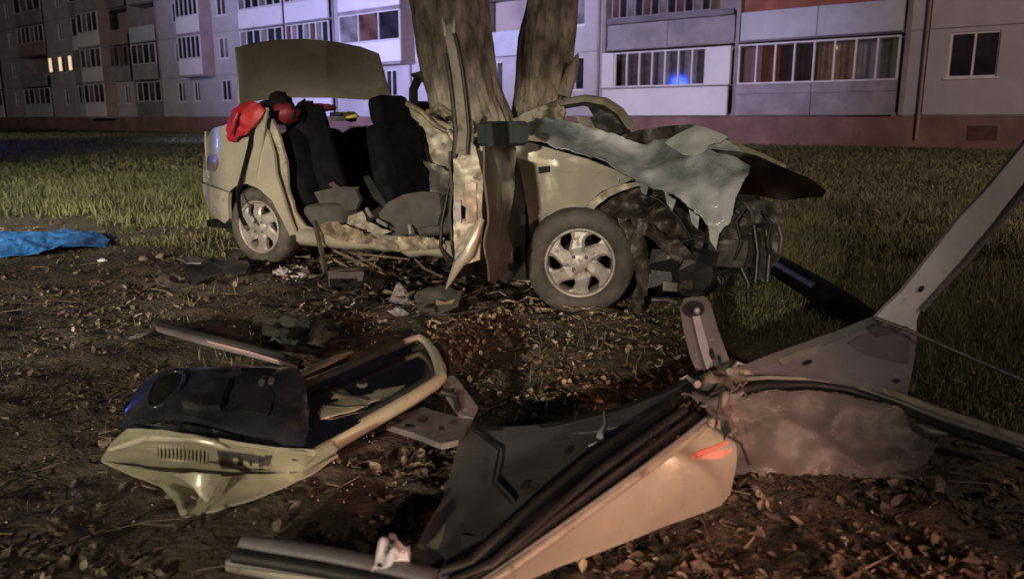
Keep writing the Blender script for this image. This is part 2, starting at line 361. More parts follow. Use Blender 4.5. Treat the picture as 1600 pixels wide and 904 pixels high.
_n = gmm.node_tree.nodes; _l = gmm.node_tree.links; _tc = _n.new('ShaderNodeTexCoord'); _d = _n.new('ShaderNodeTexNoise'); _d.inputs['Scale'].default_value = 45; _d.inputs['Detail'].default_value = 6
_b = _n.new('ShaderNodeBump'); _b.inputs['Strength'].default_value = .7; _b.inputs['Distance'].default_value = .02
_l.new(_tc.outputs['Object'], _d.inputs['Vector']); _l.new(_d.outputs['Fac'], _b.inputs['Height']); _l.new(_b.outputs[0], _n['Principled BSDF'].inputs['Normal'])
ground.data.materials.append(gmm)

def in_view(P, m=60):
    d = P-np.array([0, 0, H]); z = d[:, 1]*c_-d[:, 2]*s_; y = d[:, 1]*s_+d[:, 2]*c_
    px = 800+F*d[:, 0]/np.maximum(z, .01); py = 452-F*y/np.maximum(z, .01)
    return (z > .3) & (px > -m*4) & (px < 1600+m*4) & (py < 904+m*3)
def scatter(n, x0, x1, y0, y1, power=1.0):
    x = rng.uniform(x0, x1, n); y = y0+(y1-y0)*rng.random(n)**power; return x, y
# grass blades: one object
def blades(n, y0, y1, hmin, hmax, wid, pw, keep):
    x, y = scatter(n, -1, 1, y0, y1, pw); x = x*(y*.72+.4)
    k = keep(x, y); x, y = x[k], y[k]; m = len(x)
    hh = rng.uniform(hmin, hmax, m)*(.45+1.1*fbm(x, y, 1.1, 51)); a = rng.uniform(0, 2*math.pi, m); ln = rng.uniform(.2, .9, m)*hh
    z = height(x, y); ww = wid*rng.uniform(.6, 1.4, m)*(1+y*.06)
    la = rng.uniform(0, 2*math.pi, m)
    P0 = np.stack([x-np.cos(a)*ww, y-np.sin(a)*ww, z-.01], -1); P1 = np.stack([x+np.cos(a)*ww, y+np.sin(a)*ww, z-.01], -1)
    M = np.stack([x+np.cos(la)*ln*.35, y+np.sin(la)*ln*.35, z+hh*.6], -1); dx = np.stack([np.cos(a)*ww*.7, np.sin(a)*ww*.7, 0*ww], -1)
    T = np.stack([x+np.cos(la)*ln, y+np.sin(la)*ln, z+hh*.95], -1)
    Vb = np.stack([P0, P1, M+dx, M-dx, T], 1).reshape(-1, 3); b = np.arange(m)*5
    Fb = np.concatenate([np.stack([b, b+1, b+2], -1), np.stack([b, b+2, b+3], -1), np.stack([b+3, b+2, b+4], -1)])
    dry = np.clip(rng.random(m)*.9+(fbm(x, y, .7, 61)-.5)*1.4, 0, 1)[:, None]
    c = np.array([.075, .084, .028])*(1-dry)+np.array([.135, .130, .056])*dry
    c = c*rng.uniform(.6, 1.25, (m, 1))*(.5+1.0*fbm(x, y, .8, 71, 3))[:, None]
    return Vb, Fb, np.repeat(c, 5, 0)
def keep_grass(x, y): return (grass_mask(x, y)**1.4*(.35+1.1*fbm(x, y, 2.6, 29, 3)) > rng.random(len(x))*.75+.08) & ~((x > -2.2) & (x < 1.6) & (y > 4.2-.62*x*.9) & (y < 6.2-.62*x) & False)
parts = [blades(95000, 2.4, 8, .018, .06, .0022, 1.0, keep_grass), blades(110000, 6, 16, .03, .11, .0032, 1.2, keep_grass), blades(80000, 12, 60, .04, .11, .008, 1.5, keep_grass),
         blades(26000, 6.5, 13, .10, .24, .0035, 1.0, lambda x, y: (grass_mask(x, y) > .5) & (x < -1.6) & (fbm(x, y, 1.5, 83, 3) > .53)),
         blades(2600, 2.2, 6.0, .02, .09, .002, 1.0, lambda x, y: (grass_mask(x, y) < .6) & (fbm(x, y, 1.7, 77) > .56))]
off = 0; VV, FF, TT = [], [], []
for v, f, t in parts: VV.append(v); FF.append(f+off); TT.append(t); off += len(v)
grass = bpy.data.objects.new('grass', npmesh('grass', np.concatenate(VV), np.concatenate(FF), np.concatenate(TT), False)); C.objects.link(grass)
grass['kind'] = 'stuff'; tag(grass, 'patchy green and straw coloured lawn grass round the wreck and up to the building', 'grass')
grass.data.materials.append(attr_mat('grass_blade', .7))

# fallen leaves: the litter as one object, the nearest as single leaves
def leaf_geo(size, curl, rr):
    """a curled oval leaf with a stalk end: 3 x 5 grid, 16 triangles"""
    P = []
    for i, (u, wd) in enumerate(((-.55, .03), (-.28, .30), (.02, .36), (.32, .22), (.60, .015))):
        for k in (-1, 0, 1):
            P.append([u+(.05 if k == 0 else 0), k*wd*rr.uniform(.75, 1.2), curl*(.09*k*k*min(1, wd*3)+.12*u*u)+rr.uniform(-.06, .06)])
    return np.array(P)*size
LF = np.array([t for i in range(4) for k in range(2) for t in ((i*3+k, i*3+k+1, i*3+k+4), (i*3+k, i*3+k+4, i*3+k+3))])
NL = 15
def leaf_density(x, y):
    d = .42*(fbm(x, y, 1.9, 91, 3) > .54) + .07
    d = np.where((x > -.5) & (x < 1.0) & (y > 2.9) & (y < 4.6), np.where(fbm(x, y, 3.5, 17) > .42, 1.0, .4), d)          # golden litter before the front wheel
    d = np.where((y < 2.7) & (x > .15), np.where(fbm(x, y, 3, 19) > .45, .6, .15), d)                                     # brown leaves at the lower right
    d = np.where((x < -2) & (y > 5.2), .55, d)
    return d*(1-.55*grass_mask(x, y))
def litter(n, y0, y1, s0, s1):
    x, y = scatter(n, -1, 1, y0, y1, 1.2); x = x*(y*.72+.35)
    k = rng.random(n) < leaf_density(x, y); x, y = x[k], y[k]; m = len(x)
    V = np.zeros((m, NL, 3))
    for i in range(m): V[i] = leaf_geo(rng.uniform(s0, s1), rng.uniform(.5, 2.4), rng)
    a = rng.uniform(0, 6.28, m); b = rng.normal(0, .5, m); ca, sa, cb, sb = np.cos(a), np.sin(a), np.cos(b), np.sin(b)
    x1 = V[..., 0]*cb[:, None]+V[..., 2]*sb[:, None]; z1 = -V[..., 0]*sb[:, None]+V[..., 2]*cb[:, None]
    X1 = x1*ca[:, None]-V[..., 1]*sa[:, None]; Y1 = x1*sa[:, None]+V[..., 1]*ca[:, None]
    W = np.stack([X1+x[:, None], Y1+y[:, None], z1+height(x, y)[:, None]+.012], -1).reshape(-1, 3)
    Fc = (LF[None]+(np.arange(m)*NL)[:, None, None]).reshape(-1, 3)
    h = rng.random((m, 1)); gld = ((y > 2.9) & (x > -.6))[:, None]
    c = np.where(h < .35, [[.085, .058, .038]], np.where(h < .82, [[.17, .125, .08]], [[.33, .28, .19]]))*rng.uniform(.5, 1.3, (m, 1))
    c = np.where(gld, c*[[1.35, 1.3, 1.1]], c*.8)
    return W, Fc, np.repeat(c, NL, 0)
ps = [litter(17000, 1.6, 5.0, .010, .034), litter(15000, 4.2, 13, .02, .052)]
off = 0; VV, FF, TT = [], [], []
for v, f, t in ps: VV.append(v); FF.append(f+off); TT.append(t); off += len(v)
lit = bpy.data.objects.new('leaf_litter', npmesh('leaf_litter', np.concatenate(VV), np.concatenate(FF), np.concatenate(TT), False)); C.objects.link(lit)
lit['kind'] = 'stuff'; tag(lit, 'dry brown and golden fallen leaves covering the bare soil around the wreck', 'leaves')
lit.data.materials.append(attr_mat('dry_leaf', .75))
lm = []
for i, c in enumerate([(.10, .072, .052), (.15, .11, .08), (.22, .175, .135), (.075, .052, .042)]):
    lm.append(mat('fallen_leaf', c, .75, 0, .35, 14, .2, 60))
leaf_meshes = []
for i in range(12):
    me = npmesh('leaf', leaf_geo(1, rng.uniform(.6, 2.4), rng), LF, None, False); me.materials.append(lm[i % 4]); leaf_meshes.append(me)
cnt = 0
while cnt < 270:
    x = rng.uniform(-1.5, 1.7); y = 1.62+1.5*rng.random()**1.3
    if abs(x) > y*.68+.05 or rng.random() > leaf_density(np.array([x]), np.array([y]))[0]*1.3: continue
    o = bpy.data.objects.new('leaf', leaf_meshes[cnt % 12]); C.objects.link(o); o.parent = ground
    o.location = (x, y, height(np.array([x]), np.array([y]))[0]+.014); s = rng.uniform(.024, .058); o.scale = (s, s, s)
    o.rotation_euler = (rng.normal(0, .35), rng.normal(0, .35), rng.uniform(0, 6.28)); cnt += 1
n = 420; x, y = scatter(n, -1, 1, 1.7, 8, 1.1); x = x*(y*.7+.3); k = grass_mask(x, y) < .75; x, y = x[k], y[k]; m = len(x)
a = rng.uniform(0, 6.28, m); L_ = rng.uniform(.02, .11, m); wd = rng.uniform(.0012, .003, m); z = height(x, y)+.012; z2 = z+rng.uniform(-.004, .02, m)
P0 = np.stack([x-np.cos(a)*L_, y-np.sin(a)*L_, z], -1); P2 = np.stack([x+np.cos(a)*L_, y+np.sin(a)*L_, z2], -1); P1 = (P0+P2)/2+rng.normal(0, .008, (m, 3))
sd = np.stack([-np.sin(a)*wd, np.cos(a)*wd, 0*a], -1); up = np.stack([0*a, 0*a, wd*1.4], -1)
W = np.stack([P0-sd, P0+sd, P0+up, P1-sd, P1+sd, P1+up, P2-sd*.4, P2+sd*.4, P2+up*.4], 1).reshape(-1, 3)
q = np.array([[o+i, o+(i+1) % 3, o+3+(i+1) % 3, o+3+i] for o in (0, 3) for i in range(3)])
Fc = (q[None]+(np.arange(m)*9)[:, None, None]).reshape(-1, 4)
tw = bpy.data.objects.new('twigs', npmesh('twigs', W, Fc, np.repeat(np.array([.10, .075, .05])*rng.uniform(.4, 2.2, (m, 1)), 9, 0), False)); C.objects.link(tw); tw['kind'] = 'stuff'
tag(tw, 'thin broken twigs and stalks lying among the fallen leaves', 'twigs'); tw.data.materials.append(attr_mat('twig', .8))
# crumbs of glass and grit
n = 2600; x, y = scatter(n, -1, 1, 1.9, 7.5, 1.1); x = x*(y*.7+.3); k = grass_mask(x, y) < .7; x, y = x[k], y[k]; m = len(x)
r = rng.uniform(.0015, .0045, m); T = np.array([[1, 0, -.4], [-.6, .8, -.4], [-.6, -.8, -.4], [0, 0, .9]])
W = (T[None]*r[:, None, None]+np.stack([x, y, height(x, y)+.008], -1)[:, None]).reshape(-1, 3)
Fc = (np.array([[0, 1, 3], [1, 2, 3], [2, 0, 3]])[None]+(np.arange(m)*4)[:, None, None]).reshape(-1, 3)
cc = np.repeat(np.where(rng.random((m, 1)) < .12, [[.5, .46, .42]], [[.16, .13, .10]]), 4, 0)
cr = bpy.data.objects.new('glass_crumbs', npmesh('glass_crumbs', W, Fc, cc, False)); C.objects.link(cr); cr['kind'] = 'stuff'
tag(cr, 'pale crumbs of broken glass and grit strewn over the soil', 'glass crumbs'); cr.data.materials.append(attr_mat('crumb', .3))

# ------------------------------------------------------------------ apartment building
B0 = G(1540, 233); BD = Vector((-1500/F, 1.0226, 0)).normalized(); BN = Vector((-BD.y, BD.x, 0))
BM = Matrix(((BD.x, BN.x, 0, B0.x), (BD.y, BN.y, 0, B0.y), (0, 0, 1, 0), (0, 0, 0, 1)))
def U(px, out=0):
    p = on_plane(px, 120, B0+BN*out, BN); return (p-B0).dot(BD)
bld = thing('apartment_building', 'long pale panel apartment block with balconies and red brown plinth behind the lawn', 'building', mx=BM)
Z0, ST, NF = 1.16, 2.98, 5
UMIN, UMAX = -16.0, 118.0
def bbuild(mb, name, m, parent=None): return mb.build(name, m, parent or bld, world=False)
bbuild(MB().box((UMIN, -12, -.6), (UMAX, -.02, Z0-.04)), 'plinth', plinth_m)
bbuild(MB().box((UMIN+.2, -12, Z0-.03), (UMAX-.2, -1.45, Z0+ST*NF)), 'core', wall2_m)
bbuild(MB().box((UMIN-.2, -12.2, Z0+ST*NF+.02), (UMAX+.2, .1, Z0+ST*NF+.3)), 'roof', slab_m)
for f in range(NF): bbuild(MB().box((UMIN+.1, -1.44, Z0+f*ST-.03), (UMAX-.1, -.06, Z0+f*ST+.10)), 'floor_slab', slab_m)
VIEW = BM.inverted() @ CAM
pane_cache = {}
def add_panes(frame, rects, out, mats):
    """rects in (u0,u1,z0,z1); one pane each, sub-parts of the frame"""
    for i, (u0, u1, z0, z1) in enumerate(rects):
        m = mats[i % len(mats)]
        key = (round(u1-u0, 2), round(z1-z0, 2), m.name)
        if key not in pane_cache:
            me = MB().box((0, -.008, 0), (round(u1-u0, 2), .008, round(z1-z0, 2))).mesh('pane'); me.materials.append(m); pane_cache[key] = me
        o = bpy.data.objects.new('pane', pane_cache[key]); C.objects.link(o); o.parent = frame; o.location = (u0, out, z0)
def glazing(u0, u1, z0, z1, n, out, mats, fm=frame_m, wide=(), b=.06, parent=None, single=True):
    mb = MB(); rects = []; dv = [u0+(u1-u0)*i/n for i in range(n+1)]
    mb.box((u0, out-.05, z0), (u1, out+.05, z0+b)); mb.box((u0, out-.05, z1-b), (u1, out+.05, z1))
    for i, d in enumerate(dv):
        hw = b*.5*(1.7 if i in wide else 1)
        a0, a1 = (d, d+b) if i == 0 else ((d-b, d) if i == n else (d-hw, d+hw))
        mb.box((a0, out-.048, z0+b), (a1, out+.048, z1-b))
    for i in range(n): rects.append((dv[i]+b*.6, dv[i+1]-b*.6, z0+b*.8, z1-b*.8))
    fr = bbuild(mb, 'window_frame', fm, parent); add_panes(fr, rects, out-.01, mats); return fr
def rmats(n, dark=.5):
    return [panes[0] if random.random() < dark else random.choice(panes[1:]) for _ in range(n)]
def wall_bay(u0, u1, f, wins, m=wall_m):
    """a wall panel with window openings (u0,u1,z from floor,z to)"""
    z0 = Z0+f*ST+.02; z1 = Z0+(f+1)*ST-.02
    hs = [[(a, z0+c), (b, z0+c), (b, z0+d), (a, z0+d)] for a, b, c, d in wins]
    mb = MB().sheet([(u0+.02, z0), (u1-.02, z0), (u1-.02, z1), (u0+.02, z1)], lambda a, b: Vector((a, 0, b)), 30, .30, holes=hs, sharp=True)
    bbuild(mb, 'wall_panel', m)
    for a, b, c, d in wins:
        glazing(a, b, z0+c, z0+d, 2 if b-a > .8 else 1, -.12, rmats(2, .6))
        bbuild(MB().box((a-.08, -.1, z0+c-.06), (b+.08, .07, z0+c-.004)), 'window_sill', frame_m)
def partition(u, f0=0, f1=NF):
    bbuild(MB().box((u-.08, -1.43, Z0+f0*ST), (u+.08, .04, Z0+f1*ST)), 'partition_wall', slab_m)
def back_wall(u0, u1, f, m=wall2_m, deep=-1.2):
    z0 = Z0+f*ST+.11
    bbuild(MB().box((u0+.1, deep-.15, z0), (u1-.1, deep, z0+ST-.2)), 'loggia_wall', m)
def loggia(u0, u1, f, pm, npan=2, sill=False, glaz=None, fm=frame_m, out=0, open_=False, ph=1.22, mats=None, back=True):
    z0 = Z0+f*ST
    k = npan
    for i in range(k):
        a = u0+.1+(u1-u0-.2)*i/k; b = u0+.1+(u1-u0-.2)*(i+1)/k
        top = z0+(.86 if sill else ph)
        bbuild(MB().box((a+.015, out-.12, z0+.02), (b-.015, out-.005*i, top)), 'parapet_panel', pm)
        if sill: bbuild(MB().box((a+.015, out-.10, z0+.87), (b-.015, out+.06, z0+1.24)), 'sill_board', par_p if False else pm)
    if back: back_wall(u0, u1, f)
    zb, zt = z0+(1.26 if sill else ph+.03), z0+ST-.14
    if glaz: return glazing(u0+.12, u1-.12, zb, zt, glaz, out-.06, mats or rmats(glaz), fm)
def curtains(u0, u1, f, ms, out=-.35):
    z0 = Z0+f*ST+1.1; n = len(ms)
    for i, m in enumerate(ms):
        if m is None: continue
        a = u0+(u1-u0)*i/n; b = u0+(u1-u0)*(i+1)/n; mb = MB(); k = 9; vs = []; 
        for j in range(k+1):
            x = a+(b-a)*j/k; y = out+.014*(j % 2); vs += [(x, y, z0), (x, y, z0+1.65)]
        mb.add(vs, [(2*j, 2*j+2, 2*j+3, 2*j+1) for j in range(k)]); bbuild(mb, 'curtain', m)
def balcony(u0, u1, f, pm, side=par_p, glaz=0, fm=frame_m, out=1.1, mats=None):
    z0 = Z0+f*ST
    bbuild(MB().box((u0, -.05, z0-.10), (u1, out+.02, z0+.05)), 'balcony_slab', slab_m)
    bbuild(MB().box((u0+.02, out-.08, z0+.06), (u1-.02, out, z0+1.2)), 'parapet_panel', pm)
    for u in (u0+.01, u1-.07): bbuild(MB().box((u, 0.01, z0+.06), (u+.06, out-.09, z0+1.2)), 'side_panel', side)
    if glaz:
        glazing(u0+.03, u1-.03, z0+1.22, z0+ST-.16, glaz, out-.05, mats or rmats(glaz), fm)
        for u in (u0+.01, u1-.07): bbuild(MB().box((u, 0.01, z0+1.21), (u+.06, out-.11, z0+ST-.16)), 'side_screen', side)
        bbuild(MB().box((u0, -.05, z0+ST-.15), (u1, out+.02, z0+ST-.105)), 'balcony_head', slab_m)
for f in range(NF):                                       # right of the loggias, mostly outside the frame
    wall_bay(-16, -9.7, f, [(-14.5, -13.1, 1.25, 2.78), (-12.2, -10.9, 1.25, 2.78)])
    wall_bay(-9.7, -3.4, f, [(-8.4, -7.0, 1.25, 2.78), (-6.1, -4.7, 1.25, 2.78)])
    wall_bay(-3.4, 2.2, f, [(-.05, 1.5, 1.27, 2.80)])
    bbuild(MB().box((2.24, -1.4, Z0+f*ST+.02), (2.82, -.03, Z0+(f+1)*ST-.02)), 'wall_panel', wall_m)
    partition(2.9, f, f+1); partition(9.48, f, f+1); partition(16.1, f, f+1)
    if f == 0:
        loggia(2.95, 9.42, 0, par_g, 2, sill=True, glaz=8, mats=[pane_m], out=.25)
        curtains(3.1, 9.3, 0, [cur_green, cur_pale, cur_tan, cur_tan, cur_dark, cur_dark, cur_red, cur_pink])
        # white glazed loggia
        loggia(9.54, 16.04, 0, par_w, 1, out=.35, ph=1.20)
        zz = Z0+1.28
        glazing(10.75, 15.35, zz, Z0+ST-.16, 7, .20, [pane_m])
        for a, b in ((9.62, 10.72), (15.38, 16.0)): bbuild(MB().box((a, .14, zz), (b, .30, Z0+ST-.16)), 'white_panel', par_w)
        bbuild(MB().box((9.56, .0, Z0+1.215), (16.02, .42, Z0+1.27)), 'window_sill', slab_m)
        curtains(10.8, 15.3, 0, [cur_green, cur_pale, cur_mid, cur_pale, cur_mid, cur_mid2, cur_mid])
    elif f == 1:
        loggia(2.95, 9.42, 1, par_b, 2, out=.15, ph=1.12)
        bbuild(MB().box((3.1, -.16, Z0+ST+1.16), (9.3, -.08, Z0+ST+1.95)), 'board_screen', rail_red)
        loggia(9.54, 16.04, 1, par_g, 2, out=.0, ph=1.08)
        mb = MB().box((9.7, -.06, Z0+ST+1.12), (15.95, .06, Z0+ST+1.36))
        bbuild(mb, 'handrail', par_d)
        glazing(10.9, 15.9, Z0+ST+1.38, Z0+2*ST-.16, 12, -.3, [panes[0], panes[2], panes[0], panes[3]], frame_d)
    else:
        loggia(2.95, 9.42, f, par_b, 2, glaz=6, out=.1); loggia(9.54, 16.04, f, par_g, 2, glaz=6)
    # middle
    wall_bay(16.2, 20.4, f, [(17.25, 18.35, 1.2, 2.75)]); partition(20.5, f, f+1)
    if f == 0: wall_bay(20.6, 24.0, 0, [(21.0, 21.5, 1.2, 2.75), (22.4, 23.3, 1.2, 2.75)])
    else: loggia(20.6, 24.0, f, par_b, 1, glaz=3 if f == 2 else 0, out=.3)
    partition(24.1, f, f+1); wall_bay(24.2, 29.4, f, [(26.0, 27.4, 1.2, 2.75)])
    a, b = U(627, 1.1), U(532, 1.1)
    wall_bay(29.4, 36.2, f, [(30.6, 31.6, 1.15, 2.65), (32.2, 32.8, 1.15, 2.65)])
    if f: balcony(a, b, f, par_w, glaz=3, mats=[panes[0], panes[3], panes[2]])
    partition(36.3, f, f+1); partition(41.3, f, f+1); partition(46.9, f, f+1)
    loggia(36.4, 41.2, f, par_w, 1, glaz=7, out=.25, mats=[panes[0], panes[2], panes[3], panes[2]], fm=frame_m)
    loggia(41.4, 46.8, f, par_w, 1, glaz=6, out=.2, mats=[panes[0], panes[0], panes[2]])
    wall_bay(47.0, 51.4, f, [(48.6, 49.9, 1.15, 2.6)])
    wall_bay(51.4, 58.8, f, [(53.0, 53.9, 1.15, 2.6), (55.2, 56.4, 1.15, 2.6)])
    a, b = U(316, 1.1), U(281, 1.1)
    if f: balcony(a, b, f, par_w, glaz=5, mats=[panes[0]])
    partition(58.9, f, f+1)
    if f == 0: loggia(59.0, 63.4, 0, par_d, 1, glaz=4, mats=[panes[0], panes[1]])
    else: loggia(59.0, 63.4, f, [0, par_g, par_b, par_g, par_d][f], 1, glaz=4 if f in (1, 3) else 0, out=.2, mats=[panes[1], panes[0]])
    partition(63.5, f, f+1)
    if f == 0: wall_bay(63.6, 69.0, 0, [(64.6, 65.6, 1.1, 2.6), (67.0, 67.8, 1.1, 2.6)])
    else: loggia(63.6, 69.0, f, [0, par_g, par_p, par_d, par_d][f], 1, glaz=6 if f == 1 else (4 if f == 3 else 0), out=.3, fm=frame_d, mats=[panes[0], panes[3]])
    partition(69.1, f, f+1)
    loggia(69.2, 75.0, f, [par_b, par_g, par_w, par_g, par_d][f], 1, glaz=[7, 0, 5, 4, 0][f], out=.1, mats=[panes[0], panes[1]])
    partition(75.1, f, f+1); wall_bay(75.2, 81, f, [(77, 78.2, 1.1, 2.6)])
    if f != 1: balcony(U(160, 1.1), U(128, 1.1), f, [par_w, par_w, par_w, par_g, par_g][f], glaz=4 if f != 3 else 0, mats=[panes[0], panes[1], panes[2]])
    else: balcony(U(160, 1.1), U(128, 1.1), f, par_w, glaz=4, mats=[panes[1], panes[0], panes[2]])
    partition(81.1, f, f+1)
    if f == 1:
        loggia(81.2, 88.2, 1, par_g, 2, out=.4); 
        for k in range(3):
            u = U(112-k*15.5, .3); z = Z0+ST+1.3
            fr = bbuild(MB().box((u-.38, .24, z-.05), (u+.38, .30, z+1.32)), 'window_frame', frame_m)
            bbuild(MB().box((u-.30, .305, z), (u+.30, .325, z+1.25)), 'pane', lit_m, fr)
    else: loggia(81.2, 88.2, f, [par_b, par_g, par_p, par_g, par_g][f], 2, glaz=[5, 0, 6, 4, 0][f], out=.2, mats=[panes[0], panes[1], panes[2]])
    partition(88.3, f, f+1); wall_bay(88.4, 94, f, [(90, 91.2, 1.1, 2.6)]); partition(94.1, f, f+1)
    loggia(94.2, 101, f, [par_w, par_w, par_g, par_g, par_d][f], 2, glaz=[5, 5, 0, 4, 0][f], out=.3, mats=[panes[1], panes[0]])
    partition(101.1, f, f+1); wall_bay(101.2, 109, f, [(103, 104.2, 1.1, 2.6)]); wall_bay(109, 117.8, f, [(111, 112.2, 1.1, 2.6)])
# bulb behind the loggia glass, cellar vent, down pipes
bbuild(MB().blob((5.55, -.28, Z0+2.55), (.05, .05, .05), nu=10, nv=6, amp=0), 'bulb', bulb_m)
bbuild(MB().box((-.3, -.018, .30), (.62, .015, .80)), 'cellar_vent', mat('vent_grille', (.10, .05, .045), .9))
for u in (2.25, 16.35, 29.3):
    bbuild(MB().tube([(u, .10, .3), (u, .10, Z0+ST*NF-.1)], .055, 10), 'drain_pipe', par_p)

VIEW = CAM.copy()
# ------------------------------------------------------------------ poplar with two trunks
tree = thing('forked_tree', 'thick forked tree with rough grey brown bark struck by the gold car', 'tree', loc=(-.1, 6.15, 0))
def trunk(rows, D, top, seed, name='trunk'):
    """rows: (py, left px, right px) traced on the vertical plane at depth D; continues down to the ground and up above the frame"""
    rg = []
    for py, a, b in rows:
        A, B = Yd(a, py, D), Yd(b, py, D); rg.append(((A+B)/2, (B-A).length/2))
    rg += [(Vector(p), r) for p, r in top]
    rg.sort(key=lambda q: q[0].z)
    # resample
    zs = [q[0].z for q in rg]; mb = MB(); nr, ns = 200, 150; vs = []
    for j in range(nr+1):
        z = zs[0]+(zs[-1]-zs[0])*(j/nr)**1.35
        x = np.interp(z, zs, [q[0].x for q in rg]); y = np.interp(z, zs, [q[0].y for q in rg]); r = np.interp(z, zs, [q[1] for q in rg])
        for i in range(ns):
            t = 2*math.pi*i/ns; d = Vector((math.cos(t), math.sin(t), 0))
            wob = .10*nz((d.x*1.5, d.y*1.5, z*.6), 1, seed)
            ridge = abs(nz((d.x*8+.35*nz((z*1.3, t, 0), 1, seed), d.y*8, z*1.5), 1, seed+1)); fine = nz((d.x*19, d.y*19, z*6), 1, seed+2)
            k = 1+wob+.16*(ridge-.25)+.045*fine
            vs.append((x+d.x*r*k, y+d.y*r*.95*k, z))
    fs = [(j*ns+i, j*ns+(i+1) % ns, (j+1)*ns+(i+1) % ns, (j+1)*ns+i) for j in range(nr) for i in range(ns)]
    mb.add(vs, fs, True)
    return mb.build(name, bark, tree)
tk = trunk([(0, 642, 762), (60, 651, 768), (110, 658, 776), (150, 668, 786), (185, 676, 800)], 6.1,
      [((-.08, 6.2, -.15), .58), ((-.15, 6.15, .35), .42), ((-1.0, 6.2, 4.2), .24), ((-1.35, 6.4, 7), .13)], 1)
tk2 = trunk([(0, 826, 905), (60, 812, 899), (120, 806, 892), (185, 800, 880)], 6.35,
      [((.15, 6.35, -.15), .5), ((.18, 6.35, .4), .36), ((1.05, 6.6, 4.4), .2), ((1.5, 6.8, 7), .1)], 9)
# torn bark tongue on the right trunk
q = [Yd(880, 150, 6.2), Yd(893, 112, 6.2), Yd(900, 95, 6.15), Yd(903, 84, 6.1)]
MB().tube(q, [.06, .055, .03, .006], 7).build('bark_spur', bark, tree)
for k in range(14):                                     # limbs above the frame
    base = Vector((-1.0, 6.2, 4.2)).lerp(Vector((-1.35, 6.4, 7)), random.random()) if k % 2 else Vector((1.05, 6.6, 4.4)).lerp(Vector((1.5, 6.8, 7)), random.random())
    d = Vector((random.uniform(-1, 1), random.uniform(-1, 1), random.uniform(.6, 1.4))); L = random.uniform(1.2, 2.6)
    MB().tube([base, base+d*L*.35+Vector((0, 0, .1)), base+d*L*.7, base+d*L+Vector((0, 0, .4))], [.09, .06, .035, .01], 7).build('branch', bark, tree)

# ------------------------------------------------------------------ wrecked car
RW, FW = Vector((-1.85, 5.72, 0)), Vector((.37, 4.28, 0))
CX = (FW-RW).normalized(); CY = Vector((-CX.y, CX.x, 0))
CM = Matrix(((CX.x, CY.x, 0, RW.x), (CX.y, CY.y, 0, RW.y), (0, 0, 1, 0), (0, 0, 0, 1)))
CI = CM.inverted(); VIEW = CI @ CAM
car = thing('wrecked_car', 'crushed gold saloon car with its roof cut away, wrapped against the forked tree', 'car', mx=CM)
def L(px, py, t):                                    # a pixel on the plane t metres inside the car's near side, in the car's own space
    return CI @ on_plane(px, py, RW+CY*t, CY)
def Lt(tf):
    def f(px, py):
        t = 0
        for _ in range(5):
            p = L(px, py, t); t = tf(p.x, p.z)
        return L(px, py, t)
    return f
def body_t(x, z):
    t = .22*max(0, z-.62)**2 + .10*max(0, .42-z)**2*4
    if x < -.25: t += min(.5, ((-.25-x)/.62)**2*.42)
    return t
def cb(mb, name, m, parent=None): return mb.build(name, m, parent or car, world=False)
def csheet(name, m, poly, f, step=8, thick=.006, amp=0, ns=5, seed=0, holes=(), parent=None, jag=0):
    return cb(MB().sheet(poly, f, step, thick, amp, ns, seed, holes, jag), name, m, parent)
B = Lt(body_t)
def at_t(t0, t1=None, py0=0, py1=1):
    if t1 is None: return lambda px, py: L(px, py, t0)
    return lambda px, py: L(px, py, t0+(t1-t0)*max(0, min(1, (py-py0)/(py1-py0))))
def strap(name, m, pts, width, thick=.004, parent=None, up=(0, 1, 0)):
    """a flat band through points of the car's space"""
    mb = MB(); mb.tube(pts, width/2, 4, up=up, flat=thick/width*2); return cb(mb, name, m, parent)

qp = csheet('quarter_panel', gold, [(318,284),(319,250),(324,214),(333,201),(360,192),(404,184),(412,190),(420,212),(428,240),(431,272),(446,318),(456,350),(462,366),(452,368),(440,342),(425,313),(405,295),(385,287),(368,291),(358,299)], B, 6, .02, .006, 3, 1)
csheet('rear_bumper', gold_worn, [(316,287),(357,301),(356,322),(357,342),(351,349),(335,339),(325,326),(319,306)], Lt(lambda x, z: body_t(x, z)-.02), 5, .03, .004, 4, 2)
csheet('door_jamb', gold_worn, [(410,184),(425,186),(436,215),(447,255),(450,290),(460,330),(476,352),(500,362),(470,372),(458,352),(447,318),(433,272),(429,240),(420,212)], at_t(.06), 6, .02, .012, 6, 3)
csheet('c_pillar_skin', gold, [(398,186),(410,170),(419,168),(414,200),(405,250),(400,285),(393,283),(396,235)], at_t(-.004), 6, .012, .006, 6, 5)
TB = Lt(lambda x, z: body_t(x, z)-.008)
cb(MB().sheet([(324,244),(337,242),(341,256),(335,268),(322,266)], lambda a, b: TB(a, b)+Vector((-.4, -1, .15))*.009*max(0, 1-((a-331)/10)**2-((b-256)/13)**2), 2, .02), 'tail_lamp', lens_m)
